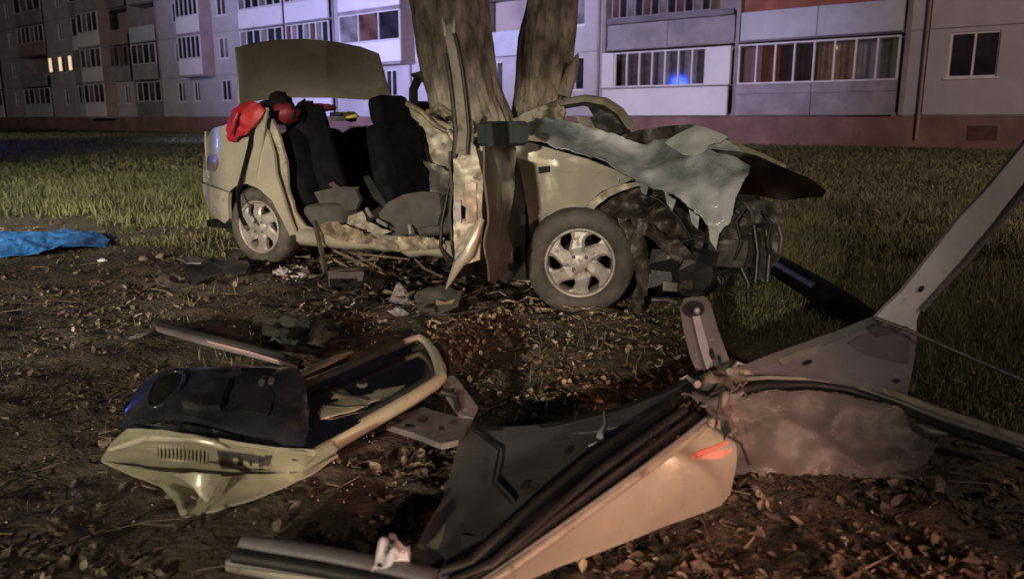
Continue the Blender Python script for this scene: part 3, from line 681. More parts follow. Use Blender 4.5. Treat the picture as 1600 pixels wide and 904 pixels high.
# far side, tail and floor
cb(MB().sheet([(-.62,.35),(-.62,.98),(.25,1.0),(.30,.40)], lambda x, z: Vector((x, 1.62, z)), .08, .02, .02, 3, 6), 'far_quarter_panel', gold_worn)
cb(MB().sheet([(.3,.42),(1.5,.42),(1.5,1.52),(.3,1.52)], lambda a, b: Vector((-.86-.06*math.cos((a-.9)*2.5), a, b*.42+.31)), .08, .02, .02, 3, 7), 'tail_panel', gold_worn)
cb(MB().box((-.75,.15,.22), (2.3,1.55,.27)), 'floor_pan', carpet)
cb(MB().box((-.72,.22,.28), (.02,1.5,.34)), 'boot_floor', carpet)
cb(MB().sheet([(-.68,.25),(-.05,.2),(-.05,1.5),(-.68,1.45)], lambda x, t: Vector((x, t, .93)), .1, .015, .01, 3, 8), 'parcel_shelf', carpet)
# sills
def sill(t, nm, m, x0=.42, x1=2.2):
    pts = [(x0+(x1-x0)*i/16, t+(.03*nz((i*.7, t, 1)) if 5 < i < 14 else 0), .245+.008*i/4+(.04*nz((i*.6, 3, t)) if 4 < i < 15 else 0)) for i in range(17)]
    mb = MB(); mb.tube(pts, [.062 if i < 5 else .055*(1+.35*nz((i, 5, t))) for i in range(17)], 8, up=(0, 0, 1)); return cb(mb, nm, m)
sill(.06, 'sill', gold); sill(1.58, 'sill', gold_worn)
csheet('torn_sill_skin', rust_met, [(498,352),(520,345),(540,352),(560,360),(585,372),(615,378),(628,392),(612,388),(580,384),(550,378),(520,372),(500,366)], at_t(-.02), 5, .004, .03, 9, 11, jag=2)
csheet('torn_sill_skin', rust_met, [(610,374),(650,368),(690,374),(694,388),(655,390),(622,392)], at_t(-.01), 5, .004, .03, 9, 12, jag=2)
csheet('torn_sill_skin', gold_worn, [(545,338),(565,330),(572,345),(590,352),(612,362),(590,368),(560,362),(540,352)], at_t(.10), 5, .004, .03, 12, 13)
for i, (a, b) in enumerate([((508,398),(612,440)),((520,390),(600,428)),((560,400),(625,452)),((500,404),(520,440)),((545,395),(640,405)),((600,395),(572,440)),((640,395),(690,432)),((530,410),(590,405))]):
    p0, p1 = L(*a, .05+.03*i), L(*b, -.05-.04*i); p1.z = max(p1.z, .02); md = (p0+p1)/2+Vector((0, 0, .03*(i % 3-1)))
    cb(MB().tube([p0, md, p1], [.010, .008, .004], 6), 'torn_strip', rust_met)
pts = [L(492,345,-.04), L(497,370,-.06), L(503,395,-.08), L(508,415,-.10), L(507,430,-.11), L(497,446,-.16)]
strap('weather_strip', grey_met, pts, .045, .012, up=(1, 0, 0))
pts = [L(398,190,-.02), L(390,230,-.02), L(380,270,-.03), L(372,300,-.05), L(373,320,-.12), L(376,338,-.14), L(384,352,-.14)]
strap('seat_belt', blk_cloth, pts, .05, .006, up=(1, 0, 0))
pts = [L(712,250,.1), L(700,300,.06), L(690,350,.0), L(688,385,-.02), L(700,410,-.06)]
cb(MB().tube(pts, .011, 7), 'loose_cable', black_rub)

# wheels
def wheel(c, ax, name_seed, R=.283, wd=.185, sc_=1):
    ax = Vector(ax).normalized(); c = Vector(c)
    o = cb(MB().lathe([(.0,.02),(.10,.02),(.115,.05),(.115,.12),(.0,.12)], c, ax, 24), 'wheel', black_pl)
    pr = [(.188,.012),(.20,-.004),(.235,-.010),(R-.021,.004),(R-.006,.022),(R,.04),(R,wd-.04),(R-.006,wd-.022),(R-.023,wd),(.2,wd-.01),(.188,wd-.02)]
    cb(MB().lathe(pr, c, ax, 64), 'tyre', tyre_m, o)
    mb = MB(); mb.lathe([(.19,.014),(.193,.004),(.186,-.002),(.176,.004),(.170,.03),(.165,.10),(.18,wd-.02)], c, ax, 48)
    cb(mb, 'rim', rim_m, o)
    x = ax.cross(Vector((0, 0, 1))).normalized(); y = ax.cross(x)
    P = lambda r, a, h: c+ax*h+(x*math.cos(a)+y*math.sin(a))*r
    for k in range(6):
        a = 2*math.pi*k/6+.3; vs = []; rows = [(.050,.523,.010),(.092,.515,.008),(.116,.33,.012),(.146,.27,.018),(.174,.36,.022)]
        for r, hw, h in rows:
            tw = max(0, r-.09)*3.2
            vs += [P(r, a+tw-hw, h+.004), P(r, a+tw-hw*.6, h-.004), P(r, a+tw+hw*.6, h-.004), P(r, a+tw+hw, h+.004), P(r, a+tw+hw, h+.03), P(r, a+tw-hw, h+.03)]
        fs = [(i*6+j, i*6+(j+1) % 6, (i+1)*6+(j+1) % 6, (i+1)*6+j) for i in range(4) for j in range(6)]
        cb(MB().add(vs, fs, False), 'spoke', rim_m, o)
    cb(MB().lathe([(.0,.004),(.026,.003),(.034,.008),(.062,.006),(.068,.014),(.068,.04),(0,.04)], c, ax, 32), 'hub_cap', rim_m, o)
    for k in range(4):
        a = math.pi/4+math.pi/2*k; cb(MB().lathe([(.0,-.004),(.009,-.003),(.011,.012)], P(.048, a, .0), ax, 8), 'wheel_nut', grey_met, o)
    return o
inv = lambda v: CI.to_3x3() @ Vector(v)
wheel((0.0, .03, .283), inv((.45, .89, .02)), 1)
wheel((2.66, -.03, .285), inv((.10, 1, .05)), 2, .298)
wheel((2.45, 1.35, .283), inv((.5, .85, 0)), 3)
wheel((0.0, 1.42, .283), (0, 1, 0), 4)
csheet('wheel_arch_liner', black_pl, [(352,300),(372,288),(400,292),(440,340),(455,372),(440,400),(350,360)], at_t(.16), 8, .004, .01, 5, 14)

# front wing and nose
csheet('front_wing', gold, [(798,226),(830,223),(870,235),(920,249),(965,267),(990,280),(964,290),(940,299),(921,317),(905,330),(885,342),(862,356),(846,368),(836,384),(828,372),(826,340),(820,300),(811,256),(803,238)],
       Lt(lambda x, z: body_t(x, z)*.6+.05*math.sin((x-2.3)*6)*(z-.5)*2), 6, .015, .012, 4, 15, holes=[[(841,261),(860,259),(861,269),(842,272)]])
csheet('marker_recess', black_pl, [(838,258),(863,256),(864,272),(839,275)], at_t(.035), 6, .004)
pts = [L(829+(i*6.4), 339-i*1.0, -.012) for i in range(11)]
strap('side_moulding', gold_worn, pts, .022, .014)
csheet('wheel_arch_edge', gold_worn, [(905,331),(922,316),(941,299),(966,289),(995,284),(1003,289),(975,297),(950,308),(932,322),(917,338)], at_t(.02), 5, .008, .015, 12, 16)
csheet('inner_wing', brown_pl, [(925,322),(945,300),(985,286),(1020,292),(1055,315),(1085,335),(1102,365),(1098,395),(1082,400),(1060,382),(1030,360),(1000,345),(965,338),(940,335)], at_t(.12), 6, .01, .075, 7, 17, jag=2)
csheet('inner_wing', brown_pl, [(985,345),(1020,352),(1062,380),(1085,402),(1060,410),(1040,395),(1012,372),(990,362)], at_t(.02), 6, .008, .06, 8, 18, jag=2)
csheet('wheel_arch_liner', brown_pl, [(962,338),(990,352),(1010,380),(1018,420),(1012,460),(1000,488),(985,478),(996,440),(990,400),(975,365)], at_t(.05), 6, .006, .035, 8, 19, jag=2)
csheet('bulkhead', carpet, [(800,215),(1000,250),(1100,300),(1110,460),(1000,470),(830,440)], at_t(.55), 14, .01, .06, 4, 20)
csheet('far_wing', gold_worn, [(900,180),(1010,215),(1180,250),(1190,330),(1100,360),(950,300)], at_t(1.15), 14, .01, .05, 4, 21)
# nose remains
def lbox(name, m, a, b, t0, t1, amp=.01, seed=0, parent=None):
    """a dented box spanning two pixel corners between two depths"""
    p, q = L(*a, t0), L(*b, t0); mb = MB(); n = 4; vs = []; idx = {}
    x0, x1, z0, z1 = min(p.x, q.x), max(p.x, q.x), min(p.z, q.z), max(p.z, q.z)
    for i in range(n+1):
        for j in range(n+1):
            for k in range(n+1):
                if 0 < i < n and 0 < j < n and 0 < k < n: continue
                v = Vector((x0+(x1-x0)*i/n, t0+(t1-t0)*j/n, z0+(z1-z0)*k/n)); d = Vector((nz(v, 9, seed), nz(v, 9, seed+2), nz(v, 9, seed+4)))
                idx[i, j, k] = len(vs); vs.append(v+d*amp)
    fs = []
    for a_ in range(n):
        for b_ in range(n):
            for s in (0, n):
                fs.append((idx[s,a_,b_], idx[s,a_+1,b_], idx[s,a_+1,b_+1], idx[s,a_,b_+1])); fs.append((idx[a_,s,b_], idx[a_+1,s,b_], idx[a_+1,s,b_+1], idx[a_,s,b_+1])); fs.append((idx[a_,b_,s], idx[a_+1,b_,s], idx[a_+1,b_+1,s], idx[a_,b_+1,s]))
    mb.add(vs, fs, False); return cb(mb, name, m, parent)
abox = lbox('air_box', black_pl, (1020,388), (1108,462), .04, .4, .05, 1)
lbox('label_plate', card_m, (1036,440), (1058,456), .015, .03, .004, 2, abox)
lbox('label_plate', brown_pl, (1062,436), (1082,452), .015, .03, .004, 3, abox)
lbox('battery', grey_met, (1108,372), (1164,416), .12, .42, .03, 4)
csheet('front_panel', grey_met, [(1146,322),(1180,312),(1222,318),(1226,345),(1216,352),(1222,400),(1205,420),(1196,440),(1178,430),(1170,400),(1172,370),(1150,350)], at_t(.30), 6, .006, .05, 8, 22, holes=[[(1182,362),(1194,358),(1196,385),(1184,388)]])
csheet('front_panel', grey_met, [(1115,355),(1148,350),(1156,372),(1150,392),(1118,388)], at_t(.16), 6, .006, .03, 10, 23)
for i, (a, b, t, r) in enumerate([((1178,352),(1180,442),.22,.014),((1196,356),(1199,440),.22,.014),((1178,352),(1196,356),.22,.012),((1158,418),(1170,474),.10,.014),((1112,428),(1155,424),.08,.012),((1163,318),(1176,350),.2,.014),((1150,330),(1172,352),.18,.010),((1215,348),(1218,400),.25,.012),((1120,430),(1122,462),.1,.007),((1158,455),(1186,458),.06,.008),((1060,474),(1018,468),.05,.016),((1120,345),(1160,312),.25,.014)]):
    p0, p1 = L(*a, t), L(*b, t-.03); cb(MB().tube([p0, (p0+p1)/2+Vector((.01, .02, .008)), p1], r, 7), 'bent_rod', black_pl if i in (0, 1, 2, 3, 4) else grey_met)
for i, q in enumerate([[(1150,300),(1165,325),(1150,345),(1158,380),(1148,405)],[(1190,330),(1205,350),(1198,380),(1210,410)],[(1060,380),(1085,372),(1112,380),(1130,372)],[(1000,300),(1030,312),(1060,340),(1080,372)],[(1110,420),(1130,435),(1128,455),(1150,462)]]):
    cb(MB().tube([L(x, y, .06+.05*(k % 2)) for k, (x, y) in enumerate(q)], .008, 6), 'wire', black_rub)
# bonnet folded up under the windscreen
csheet('bonnet', hood_m, [(1100,232),(1150,236),(1182,243),(1225,262),(1268,280),(1290,297),(1284,306),(1255,308),(1222,313),(1190,306),(1150,300),(1110,292)], at_t(.30, .22, 240, 310), 8, .02, .02, 4, 24)
csheet('bonnet_edge', gold_worn, [(1090,196),(1130,211),(1182,236),(1228,258),(1226,265),(1180,246),(1128,219),(1088,202)], at_t(.60, .35, 200, 260), 6, .012, .01, 6, 25)
csheet('dash_panel', brown_pl, [(975,210),(1000,203),(1040,197),(1078,194),(1090,198),(1060,214),(1020,226),(990,224),(965,216)], at_t(.75), 6, .01, .03, 6, 26)
# shattered windscreen draped over the nose
def wt(px, py):
    u = (px-800)/380; lo = [(800,222),(890,242),(985,288),(1060,325),(1125,365),(1185,320)]; hi = [(800,186),(905,192),(1010,222),(1090,196),(1180,238),(1186,240)]
    yl = np.interp(px, [p[0] for p in lo], [p[1] for p in lo]); yh = np.interp(px, [p[0] for p in hi], [p[1] for p in hi])
    k = max(0, min(1, (yl-py)/max(10, yl-yh)))
    return L(px, py, -.03+.50*k**1.2+.10*math.sin(k*3.1)*math.sin(u*5))
csheet('windscreen', shatter, [(796,190),(850,184),(905,194),(960,214),(1010,224),(1050,216),(1090,198),(1132,214),(1180,240),(1168,268),(1150,308),(1140,348),(1124,364),(1105,352),(1090,334),(1060,310),(1022,291),(985,276),(940,252),(890,234),(840,217),(803,202)], wt, 4.5, .006, .022, 5.5, 27, jag=1.3)
for q in ([(1000,282),(1016,288),(1012,304),(1004,298)], [(1040,300),(1058,312),(1052,330),(1044,318)], [(1078,326),(1094,338),(1092,358),(1082,346)], [(1108,352),(1126,362),(1122,384),(1112,372)], [(960,264),(974,272),(968,284)]):
    csheet('glass_shard', shatter, q, lambda a, b: wt(a, min(b, 364))+Vector((0, -.015, (min(b, 364)-b)*.004)), 4, .005, .01, 14, int(q[0][0]))
csheet('paper_sheet', mat('pale_padding', (.52,.56,.52), .6, 0, .1, 8, .1, 30), [(1042,226),(1060,214),(1090,199),(1112,206),(1140,218),(1128,226),(1112,228),(1104,240),(1086,248),(1068,244),(1054,234)], lambda a, b: wt(a, b)+Vector((.0, -.03, .012)), 6, .004, .008, 8, 28)
# bowed screen pillar and wheel column
pts = [L(815,186,.9), L(845,172,.95), L(880,161,1.0), L(915,155,1.0), L(945,160,1.0), L(968,175,.95), L(985,200,.85)]
strap('screen_pillar', gold_worn, pts, .075, .03, up=(0, 1, .3))
strap('screen_pillar_seal', black_rub, [p+Vector((0, -.03, -.03)) for p in pts[2:]], .03, .02, up=(0, 1, .3))
csheet('instrument_cowl', black_pl, [(918,166),(935,170),(958,180),(978,202),(970,210),(948,206),(930,200),(922,184),(928,182)], at_t(.85), 5, .05, .02, 9, 29)
csheet('scuttle', gold_worn, [(800,186),(830,176),(880,166),(884,176),(878,190),(850,190),(805,196)], at_t(.85), 6, .01, .015, 8, 30)
# crushed far side against the trunk
csheet('crushed_roof_rail', gold, [(630,160),(642,163),(668,180),(700,195),(718,206),(722,224),(700,214),(668,200),(640,182)], at_t(.55), 5, .03, .03, 9, 31)
csheet('crushed_door', gold_worn, [(655,180),(690,200),(716,215),(718,260),(716,320),(700,325),(684,300),(668,276),(660,240),(652,210)], at_t(.72), 7, .01, .07, 6, 32)
csheet('crushed_door', grey_met, [(664,250),(690,262),(712,290),(716,330),(690,318),(672,300)], at_t(.55), 6, .01, .05, 8, 33)
pts = [L(646,166,.8), L(646,140,.85), L(652,126,.9), L(664,116,.95)]
strap('bent_pillar', black_pl, pts, .07, .03)
csheet('mirror_bracket', black_pl, [(641,116),(660,110),(668,120),(664,130),(648,124)], at_t(.9), 4, .03, .01, 9, 34)
for q in [[(636,162),(660,176),(680,196),(708,212)], [(668,176),(690,168),(712,182)], [(706,196),(720,180),(725,168)], [(700,204),(716,232),(712,262)]]:
    cb(MB().tube([L(x, y, .5) for x, y in q], [.022, .02, .018, .012][:len(q)], 7), 'torn_strip', rust_met)

# boot lid, raised
def lid(px, py):
    k = (px-375)/237; p = L(px, py, .15+1.27*k)
    p.x -= .10*math.sin(math.pi*max(0, min(1, k)))*1.0 - .05*(155-py)/80; return p
csheet('boot_lid', gold_in if False else gold, [(362,76),(395,68),(440,62.5),(482,61),(525,64),(565,73),(590,84),(596,102),(606,136),(612,156),(575,156),(530,153),(470,152),(420,156),(376,163),(371,130),(367,104)], lid, 8, .02, .004, 2, 35)
for px, t in ((392,.28),(596,1.35)):
    p = L(px, 158, t); cb(MB().tube([p, p+Vector((.02, 0, -.06)), p+Vector((-.05, 0, -.16)), p+Vector((-.12, 0, -.24))], .016, 8), 'lid_hinge', grey_met)

# seats
def seat(x, t, back_tilt, m1=seat_m, m2=seat_m, hr=True, z0=.30, wdt=.48, name='front_seat', cush=.5, bh=.62):
    rb = Matrix.Rotation(back_tilt, 3, 'Y')
    mb = MB()
    def cushion(c, r, rot, seed):
        vs = []; n = 14
        for j in range(n+1):
            th = math.pi*j/n
            for i in range(24):
                ph = 2*math.pi*i/24; d = Vector((math.sin(th)*math.cos(ph), math.sin(th)*math.sin(ph), math.cos(th)))
                e = .38; q = Vector([math.copysign(abs(v)**e, v) for v in d]); q = Vector((q.x*r[0], q.y*r[1], q.z*r[2]))*(1+.03*nz(d, 3, seed))
                vs.append(Vector(c)+(rot @ q if rot else q))
        fs = [(j*24+i, j*24+(i+1) % 24, (j+1)*24+(i+1) % 24, (j+1)*24+i) for j in range(n) for i in range(24)]
        return MB().add(vs, fs, True)
    s = cb(cushion((x, t, z0+.09), (cush/2, wdt/2, .10), Matrix.Rotation(-.12, 3, 'Y'), 1), name, m2)
    base = Vector((x-cush/2+.03, t, z0+.14))
    cb(cushion(base+rb @ Vector((0, 0, bh/2)), (.075, wdt/2, bh/2), rb, 2), 'backrest', m1, s)
    if hr:
        cb(cushion(base+rb @ Vector((0, 0, bh+.075)), (.06, .16, .10), rb, 3), 'headrest', m1, s)
        for dt in (-.05, .05): cb(MB().tube([base+rb @ Vector((0, dt, bh-.02)), base+rb @ Vector((0, dt, bh+.06))], .006, 6), 'headrest_post', grey_met, s)
    return s
seat(1.33, .40, -.22, seat_m, seat_g, bh=.60)
seat(1.10, 1.10, -.35, seat_m, seat_m, bh=.6)
seat(.46, .48, -.30, seat_m, seat_g, False, .28, .62, 'rear_seat', .42, .58)
seat(.42, 1.15, -.30, seat_m, seat_m, False, .28, .66, 'rear_seat', .42, .58)
csheet('seat_side_cover', seat_g, [(592,334),(606,316),(630,304),(658,299),(686,303),(690,330),(684,352),(650,356),(612,352),(596,346)], at_t(.13), 6, .03, .012, 5, 36)
csheet('seat_side_cover', seat_g, [(492,300),(520,294),(556,296),(562,312),(556,328),(505,330)], at_t(.24), 6, .03, .012, 5, 37)
csheet('recliner_lever', trimblk, [(567,276),(576,274),(604,318),(600,324),(582,308)], at_t(.15), 5, .012, .004, 5, 38)
csheet('recliner_lever', grey_met, [(512,288),(520,284),(530,292),(562,292),(556,300),(528,299)], at_t(.28), 5, .012, .004, 5, 39)
csheet('b_pillar_trim', seat_m, [(446,180),(466,172),(500,165),(512,200),(530,262),(552,330),(500,336),(480,320),(462,270),(450,225)], at_t(.34), 9, .03, .02, 4, 40)
for a, b in (((573,326),(580,338)), ((590,344),(604,352)), ((640,352),(642,366))):
    p0, p1 = L(*a, .08), L(*b, .06); cb(MB().tube([p0, p1], .014, 8), 'buckle', rim_m)

# open front door, seen along its latch edge
hng = CI @ Vector((-.01, 4.42, 0)); fre = CI @ Vector((-.20, 3.50, 0)); dd = (fre-hng); dd.z = 0; dl = dd.length; dd.normalize(); dn = Vector((-dd.y, dd.x, 0))
if (CM.to_3x3() @ dn).x < 0: dn = -dn                  # dn points to the outer skin
D = lambda s, z, o: Vector((hng.x, hng.y, 0))+dd*s*dl+dn*o+Vector((0, 0, z))
dr = cb(MB().sheet([(.40,.27),(.34,.40),(.42,.52),(.36,.66),(.30,.80),(.20,.90),(.5,.92),(.97,.93),(1.0,.80),(1.0,.46),(.93,.33),(.6,.25)], lambda s, z: D(s, z, .055+.03*math.sin(math.pi*(z-.2)/.75)+.02*math.sin(s*9)), .05, .01, .022, 4, 41), 'front_door', shaded_skin_m)
csheet('hinge_shade', black_pl, [(790,240),(826,240),(836,300),(838,438),(780,438)], at_t(.07), 10, .01, .01, 5, 44)  # black sheet standing in for the open door's shadow beside the wing
cb(MB().sheet([(.02,.26),(.02,.86),(.5,.9),(.97,.91),(.99,.5),(.9,.35),(.5,.28)], lambda s, z: D(s, z, -.06-.02*math.sin(s*7)), .06, .012, .02, 4, 42), 'door_trim', black_pl, dr)
E_ = lambda o, z: D(1.0, z, o)
cb(MB().sheet([(-.055,.40),(.06,.44),(.07,.62),(.075,.80),(.045,.93),(-.01,1.0),(-.045,.93),(-.06,.8),(-.06,.6)], E_, .018, .02, .03, 9, 43, holes=[[(-.03,.62),(.0,.61),(.0,.67),(-.03,.68)]]), 'latch_edge', gold_worn, dr)
cb(MB().sheet([(-.055,.62),(-.02,.60),(-.022,.70),(-.05,.70)], lambda o, z: D(1.012, z, o), .02, .02, .004, 8), 'latch', rim_m, dr)
cb(MB().sheet([(.0,.60),(.05,.61),(.05,.78),(.0,.78)], lambda o, z: D(1.014, z, o), .02, .012, .008, 14), 'latch_cover', mat('pinkish_metal', (.26,.19,.15), .45, .3, .2, 8, .1, 30), dr)
pts = [D(1.0, .90, -.01), D(1.0, 1.0, 0), D(.995, 1.12, -.012), D(.985, 1.25, -.03), D(.97, 1.34, -.05), D(.955, 1.40, -.07), D(.95, 1.44, -.078)]
cb(MB().tube(pts, [.045, .038, .035, .034, .033, .030, .012], 4, up=tuple((dn+dd).normalized()), flat=.8), 'window_frame', gold_worn, dr)
cb(MB().tube([p+dn*.012-dd*.028 for p in pts[:6]], [.007]*6, 6), 'frame_rib', gold_worn, dr)
for q in (-.02, .012): cb(MB().tube([D(.955, 1.39, -.07+q), D(.952, 1.44, -.072+q*1.4), D(.95, 1.475, -.075+q*1.8)], [.012, .008, .001], 5), 'torn_strip', gold_worn, dr)
cb(MB().tube([p+dd*.02+dn*.022 for p in pts[:6]], [.009]*6, 6), 'window_seal', black_rub, dr)
cb(MB().tube([p-dn*.04+Vector((0,0,-.02)) for p in pts[:5]], [.016, .014, .012, .010, .006], 6), 'window_seal', black_rub, dr)
pts = [D(1.01, .62, .07), D(1.04, .56, .05), D(1.05, .48, .02), D(1.04, .42, -.03), D(1.02, .35, -.07), D(1.0, .30, -.10)]
cb(MB().tube(pts, [.016, .024, .028, .024, .014, .003], 7, up=tuple(dn), flat=1.0), 'torn_strip', gold, dr)
mq = [(-.085,.925),(-.07,.91),(.06,.912),(.088,.93),(.09,1.01),(.07,1.035),(-.05,1.035),(-.082,1.02)]
mr = cb(MB().sheet(mq, lambda o, z: D(.36-.05*math.cos(o*16), z, .012+o*.76), .015, .10, .004, 9, 44), 'wing_mirror', mirror_m, dr)
cb(MB().tube([D(.14, .90, .03), D(.25, .95, .05)], .03, 8), 'mirror_arm', black_pl, mr)

VIEW = CAM.copy()
# ------------------------------------------------------------------ door lying on the soil, inner side up
def wthing(name, label, cat, px, py, z=0, group=None): return thing(name, label, cat, loc=G(px, py, 0), group=group)
def wsheet(par, name, m, poly, f, step=8, thick=.006, amp=0, ns=6, seed=0, holes=(), jag=0):
    return MB().sheet(poly, f, step, thick, amp, ns, seed, holes, jag).build(name, m, par)
def off_to_cam(f, d): return lambda a, b: f(a, b)-ray(a, b).normalized()*d
door = wthing('cut_off_door', 'gold car door lying on the soil with its black inner trim up and window frame to the right', 'car door', 380, 720)
F1 = plane3(G(160,722,.03), G(480,738,.05), G(300,690,.17)); F2 = plane3(G(175,735,.035), G(287,808,.006), G(470,738,.05))
TP0 = plane3(G(195,668,.165), G(478,698,.15), G(300,580,.235))
def TP(px, py):
    u = (px-190)/290; v = (py-575)/125; p = TP0(px, py); k = max(0, math.sin(math.pi*min(1, max(0, u))))*max(0, math.sin(math.pi*min(1, max(0, v))))
    return p+Vector((0, 0, .05*k**.5+.012*math.sin(u*9)*k))
wsheet(door, 'door_shell', gold_in, [(158,717),(172,694),(196,676),(250,676),(330,687),(385,695),(440,704),(492,708),(520,695),(528,704),(470,738),(420,742),(340,745),(300,742),(240,738),(190,728)], F1, 8, .01, .006, 8, 50, holes=[[(246,700),(322,704),(321,722),(247,716)]])
wsheet(door, 'door_skin', gold_in, [(158,718),(195,728),(250,736),(305,742),(350,742),(420,740),(470,738),(520,706),(528,710),(486,738),(440,758),(395,776),(340,795),(291,809),(282,806),(280,792),(268,775),(250,758),(222,744),(190,734)], F2, 8, .008, .006, 8, 51)
wsheet(door, 'vent_back', black_pl, [(240,697),(327,701),(327,727),(241,721)], lambda a, b: F1(a, b)+ray(a, b).normalized()*.025, 10, .004)
for k in range(13):
    x = 248+k*6.1; wsheet(door, 'vent_slat', gold_in, [(x,697.5+k*.25),(x+3,697.7+k*.25),(x+3,722+k*.3),(x,721.6+k*.3)], off_to_cam(F1, .003), 8, .008)
wsheet(door, 'lock_plate', grey_met, [(338,703),(425,712),(420,735),(345,732)], off_to_cam(F1, .006), 8, .006, .004, 12, 52)
for (x, y, a, b) in ((346,708,11,10),(372,708,8,20),(390,712,4,16),(404,716,7,6),(405,728,6,5)):
    wsheet(door, 'lock_hole', black_pl, [(x,y),(x+a,y+1),(x+a,y+b),(x,y+b)], off_to_cam(F1, .0085), 6, .004)
pts = [G(172,702,.13), G(230,684,.175), G(300,684,.185), G(335,692,.18), G(352,700,.16)]
MB().tube(pts, [.008,.012,.013,.012,.006], 8).build('shell_lip', gold_in, door)
wsheet(door, 'shell_flange', gold_in, [(268,740),(300,738),(346,741),(340,756),(330,774),(322,784),(312,774),(302,760),(286,750)], lambda a, b: G(a, b, .10-.0017*(b-738)+.02*math.sin((a-268)/78*3.1)), 4, .006, .004, 9, 59)
wsheet(door, 'lamp_seat', gold_in, [(428,706),(470,706),(492,712),(474,730),(440,740),(424,734)], lambda a, b: off_to_cam(F1, .012)(a, b), 5, .006, .006, 9, 58)
pts = [G(262,762,.03), G(280,778,.025), G(286,800,.02)]
MB().tube(pts, [.010,.012,.010], 8).build('arch_lip', gold_in, door)
tp = wsheet(door, 'trim_panel', trimblk, [(188,668),(196,648),(212,620),(232,604),(258,592),(310,582),(350,583),(395,576),(440,576),(466,581),(477,600),(481,640),(480,705),(455,704),(420,690),(380,688),(330,676),(280,668),(230,668)], TP, 7, .03, .008, 6, 53)
wsheet(door, 'trim_lip', trimblk, [(188,666),(235,662),(290,663),(345,673),(385,686),(386,694),(345,682),(290,672),(235,671),(189,675)], off_to_cam(TP0, .03), 7, .02, .003, 8, 54)
el = lambda cx, cy, a, b, ro, n=22: [(cx+a*math.cos(t)*math.cos(ro)-b*math.sin(t)*math.sin(ro), cy+a*math.cos(t)*math.sin(ro)+b*math.sin(t)*math.cos(ro)) for t in [2*math.pi*i/n for i in range(n)]]
wsheet(door, 'speaker_hole', carpet, el(261,626,36,18,-.85), off_to_cam(TP, .006), 8, .003)
MB().tube([off_to_cam(TP, .006)(x, y) for x, y in el(261,626,37,19,-.85)], .006, 6, closed=True).build('speaker_ring', trimblk, door)
wsheet(door, 'arm_rest', trimblk, [(285,652),(300,628),(325,612),(360,606),(352,630),(345,652),(315,656)], off_to_cam(TP, .03), 6, .03, .008, 9, 55)
wsheet(door, 'handle_recess', carpet, [(330,590),(400,582),(440,584),(430,602),(380,612),(362,604)], off_to_cam(TP, .006), 7, .004, .004, 9, 56)
wsheet(door, 'pull_pocket', black_pl, [(365,625),(415,612),(430,640),(420,668),(375,660)], off_to_cam(TP, .008), 7, .004, .004, 9, 57)
for x, y in ((349,632),(410,617),(425,611)):
    wsheet(door, 'trim_clip', mat('clip', (.10,.10,.11), .4), el(x, y, 5, 7, .3, 10), off_to_cam(TP, .012), 5, .004)
# window frame
fr = [(468,714,.10),(520,692,.12),(580,658,.15),(640,624,.18),(678,600,.195),(689,590,.20),(688,575,.205),(679,552,.21),(668,536,.215),(655,526,.22),(635,532,.22),(595,549,.215),(550,569,.21),(505,588,.20),(478,598,.20)]
P = [G(*q) for q in fr]
MB().tube(P[:6], [.026,.025,.024,.023,.022,.02], 10).build('window_frame', gold_in, door)
MB().tube(P[5:10], [.02,.021,.018,.015,.013], 10).build('window_frame', gold_in, door)
MB().tube(P[9:], [.013,.011,.011,.012,.014,.015], 10).build('window_frame', gold_worn, door)
MB().tube([p+Vector((-.02,.02,.012)) for p in P[1:5]], .013, 8).build('window_seal', black_rub, door)
MB().tube([p+Vector((-.01,-.03,.0)) for p in P[10:]], .013, 8).build('window_seal', black_rub, door)
MB().tube([p+Vector((.035,.01,-.01)) for p in P[5:9]], .016, 8).build('window_seal', black_rub, door)
WP = plane3(G(480,600,.175), G(655,530,.19), G(682,592,.175))
wsheet(door, 'window_pane', dark_glass, [(479,606),(560,572),(652,533),(676,566),(682,588),(640,616),(560,660),(480,702)], WP, 14, .004)
IP = off_to_cam(WP, .008)
wsheet(door, 'inner_frame', gold_in, [(486,655),(520,618),(562,585),(572,596),(598,608),(634,602),(608,620),(560,640),(520,650)], IP, 7, .004, .012, 9, 58)
for q in ([(520,612),(545,618),(580,626),(610,622)], [(500,634),(540,636),(575,634)]):
    MB().tube([off_to_cam(WP, .016)(x, y) for x, y in q], .005, 6).build('inner_seal', black_rub, door)

# loose strips behind the door
st = wthing('pillar_trim_strip', 'dull purple brown trim strip lying on the soil behind the black door trim', 'trim strip', 330, 545)
pts = [G(203,528,.03), G(215,525,.06), G(245,512,.05), G(330,534,.05), G(400,552,.05), G(470,574,.04)]
MB().tube(pts[2:], [.03,.04,.035,.02], 8, flat=.5, up=(0,0,1)).build('strip', mauve_m, st)
MB().tube([p+Vector((0,.02,.02)) for p in pts[2:]], .010, 6).build('strip_edge', black_rub, st)
MB().tube(pts[:3], [.008,.012,.012], 7).build('strip_hook', mauve_m, st)
MB().tube([p+Vector((0,-.035,.012)) for p in pts[3:]], .007, 6).build('strip_edge', mat('pink_edge', (.40,.27,.24), .5, .2, .2, 6, .05, 30), st)
st = wthing('gold_metal_strip', 'short pale gold metal strip leaning behind the window frame of the lying door', 'metal strip', 505, 580)
MB().tube([G(455,592,.15), G(500,572,.15), G(535,556,.14), G(553,549,.12)], [.028,.03,.026,.008], 8, flat=.45, up=(0,0,1)).build('strip', gold, st)
MB().tube([G(460,598,.15), G(500,580,.15), G(545,560,.14)], [.008,.008,.005], 6).build('strip_edge', black_rub, st)

